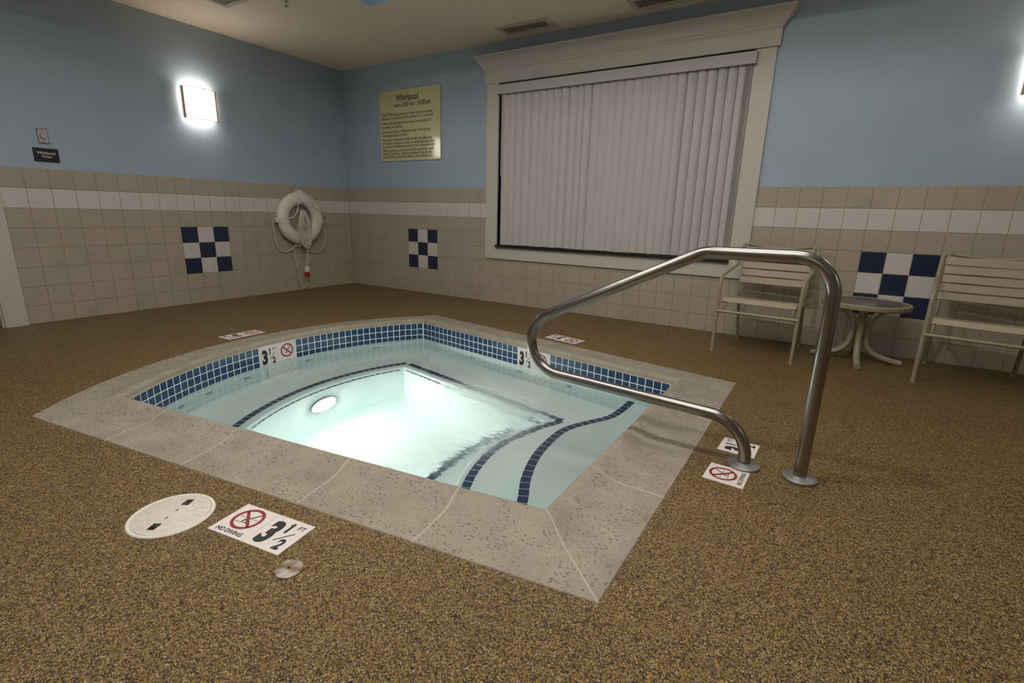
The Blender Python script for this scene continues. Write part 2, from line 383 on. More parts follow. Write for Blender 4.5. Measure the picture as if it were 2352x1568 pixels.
def tile_face(mb, org, ud, nd, ub, zb, colf, skip=None, g=.0015, bev=.0022, dep=.0025):
    """bevelled tiles on a wall: ud direction along the wall, nd outward, ub/zb the break lines"""
    ud = Vector(ud); nd = Vector(nd); org = Vector(org)
    for i in range(len(ub)-1):
        for j in range(len(zb)-1):
            a0, a1, z0, z1 = ub[i], ub[i+1], zb[j], zb[j+1]
            if skip and skip((a0+a1)/2, (z0+z1)/2): continue
            if a1-a0 < .02: continue
            o = [(a0+g, z0+g), (a1-g, z0+g), (a1-g, z1-g), (a0+g, z1-g)]
            q = [(a0+g+bev, z0+g+bev), (a1-g-bev, z0+g+bev), (a1-g-bev, z1-g-bev), (a0+g+bev, z1-g-bev)]
            P = [org+ud*u+Vector((0, 0, z))-nd*dep for u, z in o]+[org+ud*u+Vector((0, 0, z)) for u, z in q]
            mb.add(P, [(4, 5, 6, 7), (0, 1, 5, 4), (1, 2, 6, 5), (2, 3, 7, 6), (3, 0, 4, 7)], colf(i, j))
zb = [0]+[-.008+U*k for k in range(1, 9)]
TM = [M['paint'], M['grout'], M['tan'], M['wtile'], M['btile'], M['trim']]
def colf(checks):
    def f(i, j):
        if j == 6: return 3
        for c in checks:
            if c <= i < c+3 and 2 <= j <= 4: return 4 if (i-c+j-2) % 2 == 0 else 3
        return 2
    return f
# window wall (y = 0)
WX0, WX1, WZ0, WZ1 = 2.345, 4.706, .64, 2.245
mb = MB()
TH = .14
def wallrects(mb, rects, y0, y1, mi):
    for x0, x1, z0, z1 in rects: mb.box((x0, y0, z0), (x1, y1, z1), mi)
zt = zb[-1]
mb2 = MB()
wallrects(mb, [(-.14, WX0, zt, H+.4), (WX1, XR, zt, H+.4), (WX0, WX1, WZ1, H+.4)], .004, TH, 0)
wallrects(mb, [(0, WX0, 0, zt), (WX1, XR, 0, zt), (WX0, WX1, 0, WZ0)], .0025, TH, 1)
a = .1041
xb = [0]+[a+k*U for k in range(31)]+[a+(30.7+k)*U for k in range(24)]
ci = 1+6; c2 = 32+5
tile_face(mb, (0, 0, 0), (1, 0, 0), (0, -1, 0), xb, zb, colf([ci, c2]), skip=lambda x, z: 2.3 < x < 4.75 and .6 < z)
# bullnose cap edge of the top row
mb.box((0, .0, zt-.0035), (2.3, .004, zt+.0005), 2); mb.box((4.78, .0, zt-.0035), (XR, .004, zt+.0005), 2)
o = mb.obj('wall_back', TM); tag(o, kind='structure')
# left wall (x = 0)
mb = MB()
mb.box((-TH, -3.33, zt), (-.004, .14, H+.4), 0); mb.box((-TH, -3.33, 0), (-.0025, .14, zt), 1)
mb.box((-TH, -4.50, 2.08), (-.004, -3.33, H+.4), 0); mb.box((-TH, YF, 0), (-.004, -4.50, H+.4), 0)
b0 = -2.0836; yb = [b0+(j-8)*U for j in range(0, 22)]+[0.0]
tile_face(mb, (0, 0, 0), (0, 1, 0), (1, 0, 0), yb, zb, colf([8]))
mb.box((-.004, -3.32, zt-.0035), (.0, 0, zt+.0005), 2)
tag(mb.obj('wall_left', TM), kind='structure')
# right and front walls, behind and beside the camera
mb = MB(); mb.box((XR, YF, zt), (XR+TH, .14, H+.4), 0); mb.box((XR-.002, YF, 0), (XR+TH, .14, zt), 1)
tile_face(mb, (XR-.004, 0, 0), (0, -1, 0), (-1, 0, 0), [k*U for k in range(46)], zb, colf([20]))
tag(mb.obj('wall_right', TM), kind='structure')
mb = MB(); mb.box((-.14, YF-TH, zt), (XR, YF, H+.4), 0); mb.box((-.14, YF-TH, 0), (XR, YF+.002, zt), 1)
tile_face(mb, (0, YF+.004, 0), (1, 0, 0), (0, 1, 0), [k*U for k in range(56)], zb, colf([12, 40]))
tag(mb.obj('wall_front', TM), kind='structure')
# ceiling with the recessed blue tray
TX0, TX1, TY0, TY1 = 1.857, 6.7, -5.3, -1.243
mb = MB()
mb.poly([(-.14, YF), (XR, YF), (XR, .14), (-.14, .14)], H, [[(TX0, TY0), (TX1, TY0), (TX1, TY1), (TX0, TY1)]])
TT = H+.36
mb.add([(TX0, TY0, H), (TX1, TY0, H), (TX1, TY1, H), (TX0, TY1, H), (TX0, TY0, TT), (TX1, TY0, TT), (TX1, TY1, TT), (TX0, TY1, TT)],
       [(0, 1, 5, 4), (1, 2, 6, 5), (2, 3, 7, 6), (3, 0, 4, 7)], 1)
mb.add([(TX0, TY0, TT), (TX1, TY0, TT), (TX1, TY1, TT), (TX0, TY1, TT)], [(0, 1, 2, 3)], 0)
tag(mb.obj('ceiling', [M['ceil'], M['bluetray']]), kind='structure')

# door at the far left: only the edge of its casing shows
door = empty('door_1', (0, -3.9, 0)); tag(door, kind='structure')
door.location = (0, 0, 0)
mb = MB()
mb.box((-.004, -3.462, 0), (.02, -3.322, 2.20), 0, .003); mb.box((-.004, -4.64, 0), (.02, -4.50, 2.20), 0, .003); mb.box((-.004, -4.50, 2.06), (.02, -3.462, 2.20), 0, .003)
mb.box((-.12, -3.475, 0), (.0, -3.455, 2.07), 0); mb.box((-.12, -4.51, 0), (0, -4.49, 2.07), 0)
for z in (.06,):
    for y in (-3.37, -3.42): mb.lathe([(.003, 0), (.002, .001)], 10, 0, (.02, y, z), Matrix.Rotation(PI/2, 4, 'Y'))
mb.obj('door_casing', M['trim'], door)
mb = MB(); mb.box((-.10, -4.49, .008), (-.055, -3.476, 2.06), 0, .003); mb.obj('door_leaf', M['door'], door)

# ------------------------------------------------------------------ window with casing, crown, sill, glass
win = empty('window_1', (0, 0, 0)); tag(win, kind='structure')
mb = MB()
mb.box((2.198, -.02, .49), (WX0, .004, 2.245), 0, .002); mb.box((WX1, -.02, .49), (4.853, .004, 2.235), 0, .002)
mb.box((WX0, -.02, .49), (WX1, .004, .632), 0, .002)
mb.box((2.178, -.03, 2.238), (4.872, .004, 2.40), 0, .0025)
# reveals
mb.box((WX0-.012, .0, WZ0-.02), (WX0, .13, WZ1)); mb.box((WX1, .0, WZ0-.02), (WX1+.012, .13, WZ1)); mb.box((WX0, 0, WZ1), (WX1, .13, WZ1+.012)); mb.box((WX0, .0, WZ0-.02), (WX1, .13, WZ0-.004))
mb.obj('window_casing', M['trim'], win)
# crown moulding: a profile swept round three sides
prof = [(.0, 2.352), (.034, 2.352), (.034, 2.362), (.042, 2.364), (.046, 2.374), (.044, 2.384), (.052, 2.388), (.056, 2.398), (.072, 2.412), (.086, 2.432), (.092, 2.448), (.108, 2.456), (.108, 2.466), (.118, 2.470), (.118, 2.490), (.0, 2.490)]
mb = MB(); X0, X1 = 2.212, 4.838; V = []
for o_, z in prof:
    V += [(X0-o_, .0, z), (X0-o_, -o_, z), (X1+o_, -o_, z), (X1+o_, .0, z)]
F = []
for i in range(len(prof)-1):
    for k in range(3): F.append((i*4+k, i*4+k+1, i*4+4+k+1, i*4+4+k))
mb.add(V, F); mb.obj('crown_moulding', M['trim'], win, auto=.5)
mb = MB(); mb.box((2.34, -.05, .618), (4.712, .10, .641), 0, .002); mb.obj('window_sill', M['black'], win)
mb = MB()
for x0, x1, z0, z1 in ((WX0, WX0+.045, WZ0, WZ1), (WX1-.045, WX1, WZ0, WZ1), (WX0, WX1, WZ0, WZ0+.045), (WX0, WX1, WZ1-.045, WZ1), (3.505, 3.555, WZ0, WZ1)):
    mb.box((x0, .085, z0), (x1, .125, z1), 0, .002)
mb.obj('window_frame', M['vinylframe'], win)
mb = MB(); mb.box((WX0+.04, .10, WZ0+.04), (WX1-.04, .106, WZ1-.04)); mb.obj('window_pane', M['pane'], win)

# vertical blinds
bl = empty('vertical_blinds', (3.53, 0, 2.2)); bl.location = (0, 0, 0)
tag(bl, 'closed off-white vertical blinds hanging in the cased window', 'blinds')
mb = MB()
mb.box((2.352, -.062, 2.128), (4.722, -.052, 2.216), 0, .003)
mb.box((2.352, -.056, 2.128), (2.358, .02, 2.216)); mb.box((4.714, -.056, 2.128), (4.722, -.02, 2.216))
mb.obj('valance', M['blind'], bl)
mb = MB(); mb.box((2.365, -.035, 2.17), (4.70, .01, 2.20), 0, .003); mb.obj('head_rail', M['blind'], bl)
sx = [2.398, 2.487, 2.566, 2.653, 2.738, 2.821, 2.904, 2.989, 3.073, 3.155, 3.235, 3.303, 3.381, 3.46, 3.533, 3.61, 3.687, 3.763, 3.84, 3.916, 3.992, 4.068, 4.143, 4.218, 4.297, 4.375, 4.451, 4.527, 4.601]
def slat(x0, w, ang, z0, z1, y):
    n = 6; V = []; F = []
    for s_ in (0, 1):
        for z in (z0, z1):
            for i in range(n+1):
                t = i/n-.5; bow = .008*(1-4*t*t)
                lx = t*w; ly = -bow+s_*.0012
                X = x0+w/2*math.cos(ang)+lx*math.cos(ang)-ly*math.sin(ang); Y = y+lx*math.sin(ang)+ly*math.cos(ang)
                V.append((X, Y, z))
    r = n+1
    for i in range(n):
        F += [(i, i+1, r+i+1, r+i), (2*r+i, 3*r+i, 3*r+i+1, 2*r+i+1), (i, 2*r+i, 2*r+i+1, i+1), (r+i, r+i+1, 3*r+i+1, 3*r+i)]
    F += [(0, r, 3*r, 2*r), (n, 2*r+n, 3*r+n, r+n)]
    m = MB(); m.add(V, F); return m
for i, x in enumerate(sx):
    g_ = (sx[i+1]-x) if i+1 < len(sx) else .075
    w = g_-.004 if (i < 12 or i > 21) else .089
    ang = .20+random.uniform(-.05, .05)
    if i in (1, 2, 3, 7, 8, 11, 22): ang += .10
    slat(x, w, ang, .648+random.uniform(-.002, .003)+(.0 if i != 11 else -.002), 2.172, -.022).obj('slat', M['blind'], bl, auto=.7)
for x in (4.652, 4.664, 4.676, 4.688):
    slat(x, .08, 1.25, .648, 2.172, .0).obj('slat', M['blind'], bl, auto=.7)
mb = MB(); mb.tube([(2.402, -.045, 2.15), (2.404, -.047, 1.35)], .004, 8); mb.obj('wand', M['blind'], bl)

# ------------------------------------------------------------------ coping stones
spa = empty('spa_pool', (3.6, -2.45, 0)); spa.location = (0, 0, 0)
tag(spa, 'sunken whirlpool spa with pitted beige stone coping, blue waterline tiles and curved steps', 'spa pool')
cprof = [(0, -.10), (0, -.002), (.004, .003), (.05, .0045), (.11, .007), (.15, .0065), (.185, .0095), (.212, .0165), (.236, .026), (.257, .0335), (.275, .0365), (.293, .032), (.302, .0245), (.3055, .015), (.3055, .007), (.309, .001), (.3165, -.002)]
seams = {0: [((2.938, -3.85), (2.878, -3.575)), ((3.418, -3.783), (3.345, -3.509)), ((4.005, -3.684), (3.952, -3.399)), ((4.469, -3.62), (4.428, -3.328))],
         1: [((5.046, -2.932), (4.755, -2.925))],
         2: [((4.469, -1.299), (4.43, -1.60)), ((3.996, -1.246), (3.99, -1.50)), ((3.393, -1.16), (3.43, -1.44)), ((2.906, -1.072), (2.96, -1.36))],
         3: []}
for p in [(2.009, -1.418), (1.746, -2.014), (1.723, -2.433), (1.779, -2.847), (2.023, -3.439)]:
    v = (Vector(p)-CC).normalized(); seams[3].append((tuple(CC+v*RR), tuple(CC+v*(RR-.3))))
def copt(k, to, ti, d):
    return side(k, to+(ti-to)*min(1, max(0, d/.3)), d)
for k in range(4):
    ts = [(0, 0)]+[(tval(k, s_[0], 0), tval(k, s_[1], .3)) for s_ in seams[k]]+[(1, 1)]
    if k == 2: ts = sorted(ts)
    L_ = side_len(k, .15); gap = .0022/L_
    for i in range(len(ts)-1):
        a0, a1 = ts[i], ts[i+1]; n = 14 if k == 3 else 2
        V = []; F = []; np_ = len(cprof)
        for j in range(n+1):
            t = j/n
            for d, z in cprof:
                to = (a0[0]+gap)*(1-t)+(a1[0]-gap)*t; ti = (a0[1]+gap)*(1-t)+(a1[1]-gap)*t
                p = copt(k, to, ti, d); V.append((p.x, p.y, z))
        for j in range(n):
            for q in range(np_-1): F.append((j*np_+q, j*np_+q+1, (j+1)*np_+q+1, (j+1)*np_+q))
            F.append((j*np_+np_-1, j*np_, (j+1)*np_, (j+1)*np_+np_-1))
        F += [tuple(range(np_)), tuple(n*np_+q for q in range(np_))[::-1]]
        m = MB(); m.add(V, F); m.obj('coping_stone', M['coping'], spa, auto=.6)
    for i in range(len(ts)-1):      # mortar strip at the start of each stone
        a0 = ts[i]; w = .0038/L_; V = []; np_ = len(cprof)
        for sgn in (-1, 1):
            for d, z in cprof:
                if i == 0:
                    # mitred corner: one strip straddling the corner
                    if sgn < 0: kk = (k-1) % 4; w2 = .0038/side_len(kk, .15); p = side(kk, 1-w2, d)
                    else: p = side(k, w, d)
                else: p = copt(k, a0[0]+sgn*w, a0[1]+sgn*w, d)
                V.append((p.x, p.y, z+.0008 if z > -.05 else z))
        F = [(q, q+1, np_+q+1, np_+q) for q in range(np_-1)]
        m = MB(); m.add(V, F); m.obj('mortar_joint', M['mortar'], spa, auto=.6)

# ------------------------------------------------------------------ waterline tile band, 0.053 m pitch
PW = .315; PT = .053
def path_pts(k, d, s):               # point and inward normal at arc length s on side k
    L_ = side_len(k, d); t = s/L_; p = side(k, t, d); e = 1e-3
    q = side(k, t+e, d)-side(k, t-e, d); q.normalize(); return p, q, Vector((-q.y, q.x))
marks = {3: (None, None), 2: (None, None)}
sm_arc = tval(3, (2.08, -2.487), PW)*side_len(3, PW)
sm_far = tval(2, (3.68, -1.52), PW)*side_len(2, PW)
for k in range(4):
    mb = MB()
    L_ = side_len(k, PW)
    sm = {3: sm_arc, 2: sm_far}.get(k)
    if sm is not None: rng = [(sm-.152-PT*i-PT, sm-.152-PT*i) for i in range(60)]+[(sm+.152+PT*i, sm+.152+PT*i+PT) for i in range(60)]
    else: rng = [(PT*i, PT*i+PT) for i in range(60)]
    for qi, (s0, s1) in enumerate(rng):
        if sm is not None and qi == 60: mb.obj('waterline_tile_band', M['pooltile'], spa); mb = MB()
        if sm is not None and qi == 119: mb.obj('waterline_tile_band', M['pooltile'], spa)
        s0 = max(0, s0); s1 = min(L_, s1)
        if s1-s0 < .012: continue
        p0, _, n0 = path_pts(k, PW, s0+.0018); p1, _, n1 = path_pts(k, PW, s1-.0018)
        for r in range(3):
            z1 = -.0012-PT*r; z0 = z1-PT+.0036; t = (p1-p0).normalized(); bv = .0016
            O = [(p0, z0), (p1, z0), (p1, z1), (p0, z1)]; I = [(p0+t*bv, z0+bv), (p1-t*bv, z0+bv), (p1-t*bv, z1-bv), (p0+t*bv, z1-bv)]
            V = [(p.x-n0.x*.001, p.y-n0.y*.001, z) for p, z in O]+[(p.x+n0.x*.0008, p.y+n0.y*.0008, z) for p, z in I]
            mb.add(V, [(4, 5, 6, 7), (0, 1, 5, 4), (1, 2, 6, 5), (2, 3, 7, 6), (3, 0, 4, 7)])
    if sm is None: mb.obj('waterline_tile_band', M['pooltile'], spa)

# ------------------------------------------------------------------ pool shell
ZB, Z1, Z3, ZF = -.47, -.25, -.80, -1.20
def interp(P, y):                    # x as function of y through points sorted by y
    if y <= P[0][1]: return P[0][0]+(P[1][0]-P[0][0])*(y-P[0][1])/(P[1][1]-P[0][1])
    for a_, b_ in zip(P, P[1:]):
        if a_[1] <= y <= b_[1]: return a_[0]+(b_[0]-a_[0])*(y-a_[1])/(b_[1]-a_[1])
    a_, b_ = P[-2], P[-1]; return b_[0]+(b_[0]-a_[0])*(y-b_[1])/(b_[1]-a_[1])
def dense(P, k=5): return [(p.x, p.y) for p in crom([(x, y, 0) for x, y in P], k)]
S2 = dense([(4.185, -3.06), (4.148, -2.965), (4.103, -2.868), (4.051, -2.726), (4.018, -2.563), (4.015, -2.44), (4.023, -2.352), (4.079, -2.146), (4.162, -1.95), (4.22, -1.84)])
S1 = dense([(4.56, -3.42), (4.545, -3.25), (4.52, -3.10), (4.476, -2.965), (4.400, -2.809), (4.336, -2.608), (4.310, -2.396), (4.317, -2.228), (4.382, -2.077), (4.459, -1.933), (4.481, -1.773), (4.484, -1.577), (4.485, -1.45)])
S3 = dense([(3.80, -2.98), (3.73, -2.80), (3.703, -2.62), (3.700, -2.43), (3.719, -2.228), (3.787, -1.975), (3.84, -1.85)])
def foot(d, z):
    s_ = d-.69; c = corners(d)
    def meet(k, y):
        a_, t = (lin(PA, PB, d) if k == 0 else lin(PC, PD, d))
        for _ in range(30):
            x = interp(S2, y)-s_; y = a_.y+t.y/t.x*(x-a_.x)
        return Vector((x, y))
    e0 = meet(0, -2.96); e1 = meet(2, -1.95); P = []
    for i in range(12): P.append(c[0].lerp(e0, i/12))
    for i in range(16):
        y = e0.y+(e1.y-e0.y)*i/16; P.append(Vector((interp(S2, y)-s_, y)))
    for i in range(12): P.append(e1.lerp(c[3], i/12))
    for i in range(32): P.append(side(3, i/32, d))
    return [(p.x, p.y, z) for p in P]
mb = MB()
wl = loop(PW, (1, 1, 1, 48)); n = len(wl)
mb.add([(p.x, p.y, 0) for p in wl]+[(p.x, p.y, ZB) for p in wl], [(i, (i+1) % n, n+(i+1) % n, n+i) for i in range(n)])
ft = [foot(.715, ZB), foot(.735, ZB-.003), foot(.750, ZB-.012), foot(.757, ZB-.028), foot(.758, ZB-.062), foot(.759, ZB-.085), foot(.762, ZF+.05), foot(.80, ZF)]
mb.poly([(p.x, p.y) for p in wl], ZB, [[(p[0], p[1]) for p in ft[0]]])
m_ = len(ft[0])
for i in range(len(ft)-1):
    mb.add(ft[i]+ft[i+1], [(j, (j+1) % m_, m_+(j+1) % m_, m_+j) for j in range(m_)])
mb.poly([(p[0], p[1]) for p in ft[-1]], ZF)
mb.obj('pool_shell', M['plaster'], spa, auto=.5)
# steps
def step(name, S, z, zlow, ylo, yhi, back):
    ys = [ylo+(yhi-ylo)*i/40 for i in range(41)]
    pr = [(-.0, z), (-.022, z-.002), (-.036, z-.009), (-.043, z-.022), (-.045, z-.04), (-.045, zlow)]
    m = MB(); V = []
    for o_, zz in pr: V += [(interp(S, y)+.015+o_, y, zz) for y in ys]
    F = []
    for i in range(len(pr)-1):
        for j in range(40): F.append((i*41+j, i*41+j+1, (i+1)*41+j+1, (i+1)*41+j))
    m.add(V, F)
    m.poly([(interp(S, y)+.015, y) for y in ys]+back, z)
    return m.obj(name, M['plaster'], spa, auto=.6)
step('entry_step', S1, Z1, ZB, -3.40, -1.50, [(4.85, -1.50), (4.85, -3.40)])
step('footwell_step', S3, Z3, ZF, -2.97, -1.86, [(4.2, -1.86), (4.2, -2.97)])
# nosing stripes of small blue tiles
def stripe(pts, z, w=.046):
    P = [Vector((p[0], p[1])) for p in pts]; cum = [0]
    for a_, b_ in zip(P, P[1:]): cum.append(cum[-1]+(b_-a_).length)
    def at(s_):
        for i in range(len(P)-1):
            if s_ <= cum[i+1]: return P[i].lerp(P[i+1], (s_-cum[i])/(cum[i+1]-cum[i]))
        return P[-1]
    m = MB(); s_ = 0
    while s_+PT < cum[-1]:
        a_, b_ = at(s_+.0022), at(s_+PT-.0022); t = (b_-a_).normalized(); nn_ = Vector((-t.y, t.x))*w/2
        t0 = (at(min(s_+.01, cum[-1]))-at(max(0, s_-.01))).normalized(); n0 = Vector((-t0.y, t0.x))*w/2
        t1 = (at(min(s_+PT+.01, cum[-1]))-at(s_+PT-.01)).normalized(); n1 = Vector((-t1.y, t1.x))*w/2
        m.add([(*(a_-n0), z), (*(b_-n1), z), (*(b_+n1), z), (*(a_+n0), z)], [(0, 1, 2, 3)]); s_ += PT
    return m
f0 = foot(.69, 0)
near, rgt, far, arc = f0[:12], f0[12:28], f0[28:40], f0[40:]
for seg_ in (near+[rgt[0]], rgt+[far[0]], far+[arc[0]], arc+[near[0]]):
    stripe(seg_, ZB+.0012).obj('bench_edge_stripe', M['pooltile'], spa)
stripe([(interp(S1, y), y) for y in [-1.615-.02*i for i in range(90)]], Z1+.0012).obj('step_edge_stripe', M['pooltile'], spa)
stripe([(interp(S3, y)+.02, y) for y in [-1.93-.02*i for i in range(50)]], Z3+.0012).obj('step_edge_stripe', M['pooltile'], spa)
# second, thinner row on the riser just under the bench nosing
g0 = foot(.7575, 0)
for seg_ in (g0[:12], g0[28:41], g0[40:]+[g0[0]]):
    m = MB(); P = [Vector((p[0], p[1])) for p in seg_]; cum = [0]
    for a_, b_ in zip(P, P[1:]): cum.append(cum[-1]+(b_-a_).length)
    def at(s_):
        for i in range(len(P)-1):
            if s_ <= cum[i+1]: return P[i].lerp(P[i+1], (s_-cum[i])/(cum[i+1]-cum[i]))
        return P[-1]
    s_ = .03
    while s_+PT < cum[-1]:
        a_, b_ = at(s_+.003), at(s_+PT-.003); t = (b_-a_).normalized(); nn_ = Vector((-t.y, t.x))*.003
        m.add([(*(a_+nn_), ZB-.084), (*(b_+nn_), ZB-.084), (*(b_+nn_), ZB-.060), (*(a_+nn_), ZB-.060)], [(0, 1, 2, 3)]); s_ += PT
    m.obj('riser_stripe', M['pooltile'], spa)
# jets: small round fittings in the bench wall
for p in [(2.244, -3.279), (2.192, -3.049), (2.075, -2.757), (2.034, -2.241), (2.209, -1.671)]:
    v = (Vector(p)-CC).normalized(); q = CC+v*(RR-PW); z = -.30; inw = Vector((-v.x, -v.y, 0))
    m = MB(); m.lathe([(.026, 0), (.024, .006), (.014, .008), (.010, .002)], 16, 0, (q.x, q.y, z), inw.to_track_quat('Z', 'Y').to_matrix().to_4x4()); m.obj('jet', M['vinylframe'], spa, auto=.6)
for x in (3.047, 3.55, 4.006):
    a_, t = lin(PC, PD, PW); y = a_.y+t.y/t.x*(x-a_.x); inw = Vector((-t.y, t.x, 0))
    m = MB(); m.lathe([(.026, 0), (.024, .006), (.014, .008), (.010, .002)], 16, 0, (x, y, -.30), inw.to_track_quat('Z', 'Y').to_matrix().to_4x4()); m.obj('jet', M['vinylframe'], spa, auto=.6)
m = MB(); m.lathe([(.13, 0), (.125, .02), (.09, .035), (.02, .04)], 28, 0, (3.28, -2.72, ZF)); m.obj('floor_drain', plain('drain_cover', (.42, .42, .30), .5), spa, auto=.6)
# underwater light in the footwell wall
v = (Vector((2.42, -2.461))-CC).normalized(); q = CC+v*(RR-.760); inw = Vector((-v.x, -v.y, 0)); mt = inw.to_track_quat('Z', 'Y').to_matrix().to_4x4()
pl = bpy.data.objects.new('pool_light', None)
m = MB(); m.lathe([(.118, -.005), (.118, .012), (.108, .018), (.097, .014)], 32, 0, (q.x, q.y, -.80), mt); o = m.obj('pool_light', M['flange'], spa, auto=.6)
POOL_E = 98
m2 = MB(); m2.lathe([(.096, .0150), (.09, .022), (.05, .032), (.01, .035)], 32, 0, (q.x, q.y, -.80), mt); m2.obj('lens', emit('pool_light_lens', (1, .94, .86), POOL_E), o, auto=.9)

# the water
m = MB(); m.poly([(p.x, p.y) for p in loop(PW-.002)], ZW)
w = m.obj('pool_water', M['water']); tag(w, 'clear pale turquoise water churning over the lit footwell of the spa', 'water', kind='stuff')
for p in w.data.polygons:
    if p.normal.z < 0: p.flip()

# ------------------------------------------------------------------ depth markers
def flat(mb, pts, z=.0003, mi=0): mb.add([(x, y, z) for x, y in pts], [tuple(range(len(pts)))], mi)
def seg2(mb, a_, b_, w, z=.0004):
    a_, b_ = Vector(a_), Vector(b_); t = (b_-a_).normalized(); n_ = Vector((-t.y, t.x))*w/2
    flat(mb, [a_-n_, b_-n_, b_+n_, a_+n_], z)
def marker(kind, base, label, group, size=.148, thick=.006, caption=True):
    """base: Empty whose local x is to the right of the writing, y up, z out of the tile"""
    tag(base, label, 'tile', group); h = size/2
    m = MB(); m.box((-h, -h, -thick), (h, h, 0), 0, .0012); m.obj('tile_body', M['markw'], base)
    if kind == 'depth':
        text('numeral', '3', .136, M['ink'], base, (-.032, -.050, .0002), bold=.0072, sx=.70)
        text('numeral', '1', .062, M['ink'], base, (.010, .012, .0002), bold=.0026, sx=.85)
        m = MB(); seg2(m, (.001, .045), (.012, .053), .006); m.obj('numeral_flag', M['ink'], base)
        text('numeral', '2', .062, M['ink'], base, (.040, -.058, .0002), bold=.0026, sx=.8)
        text('lettering', 'FT', .026, M['ink'], base, (.046, .036, .0002), bold=.0003)
        m = MB(); seg2(m, (.006, -.030), (.046, .018), .0045); m.obj('fraction_bar', M['ink'], base)
    else:
        m = MB(); cy = .012; n_ = 40; R1, R2 = .052, .0415
        m.add([(R1*math.cos(2*PI*i/n_), cy+R1*math.sin(2*PI*i/n_), .0006) for i in range(n_)]+[(R2*math.cos(2*PI*i/n_), cy+R2*math.sin(2*PI*i/n_), .0006) for i in range(n_)],
              [(i, (i+1) % n_, n_+(i+1) % n_, n_+i) for i in range(n_)])
        seg2(m, (-.033, cy+.031), (.033, cy-.031), .010, .0006); m.obj('prohibition_ring', M['markred'], base)
        m = MB()
        for i in range(16):    # wavy water line
            x0 = -.038+i*.0048; x1 = x0+.0048
            if -.012 < x0 < .004: continue
            seg2(m, (x0, cy+.004+.0012*(i % 2)), (x1, cy+.004+.0012*((i+1) % 2)), .0016)
        seg2(m, (-.030, cy-.022), (.026, cy-.018), .002)
        # diver bent over, legs up
        for a_, b_, ww in (((.026, .032), (.004, .004), .005), ((.004, .004), (-.007, -.004), .008), ((-.007, -.004), (-.008, -.018), .006), ((-.004, -.004), (.004, -.008), .004), ((.004, -.008), (.007, -.018), .004)):
            seg2(m, (a_[0], cy+a_[1]), (b_[0], cy+b_[1]), ww, .00045)
        m.obj('diver_pictogram', M['ink'], base)
        if caption: text('lettering', 'NO DIVING', .0225, M['ink'], base, (0, -.063, .0002), bold=.0005, sx=.92)
        else: text('lettering', 'THIS MATERIAL', .005, M['ink'], base, (0, -.062, .0002))
    return base
def deckpair(cx, cy, ang, where, group, gap=.0745, dz=.0015):
    for s_, kind in ((-1, 'nodive'), (1, 'depth')):
        e = empty('depth_marker_tile' if kind == 'depth' else 'no_diving_tile', (cx+s_*gap*math.cos(ang), cy+s_*gap*math.sin(ang), dz), ang)
        t = 'white 3 1/2 FT deck tile ' if kind == 'depth' else 'white NO DIVING deck tile with red ring '
        marker(kind, e, t+where, group)
an = math.atan2(.045, .293)
deckpair(4.031, -3.826, an, 'beside the round white skimmer lid', 'marker tiles by the skimmer lid')
deckpair(1.612, -2.487, -PI/2+.02, 'behind the curved coping', 'marker tiles behind the curved coping')
deckpair(3.712, -1.040, PI-.165, 'between coping and window wall', 'marker tiles near the window wall')
e = empty('no_diving_tile', (5.200, -2.625, .0015), PI/2-.05); marker('nodive', e, 'white NO DIVING tile beside the handrail foot', 'marker tiles at the handrail')
e = empty('depth_marker_tile', (5.203, -2.333, .0015), PI/2-.05); marker('depth', e, 'white 3 1/2 FT tile partly hidden behind the handrail tube', 'marker tiles at the handrail')
for k, sm, where in ((3, sm_arc, 'on the curved spa wall'), (2, sm_far, 'on the straight far spa wall')):
    for s_, kind in ((-1, 'depth'), (1, 'nodive')):
        # the loop runs counter-clockwise seen from above, so the reader's right is -s
        p, t, nn_ = path_pts(k, PW, sm-s_*.0755); zz = -.077
        X_ = Vector((-t.x, -t.y, 0)); Z_ = Vector((nn_.x, nn_.y, 0)); Y_ = Z_.cross(X_)
        e = empty('depth_marker_tile' if kind == 'depth' else 'no_diving_tile', (0, 0, 0))
        mt = Matrix((X_, Y_, Z_)).transposed().to_4x4(); pp = p+nn_*.0035; mt.translation = (pp.x, pp.y, zz); e.matrix_world = mt
        lab = ('white 3 1/2 FT waterline tile ' if kind == 'depth' else 'white waterline tile with red no diving ring ')+where
        marker(kind, e, lab, 'marker tiles at the waterline', size=.150, caption=False)

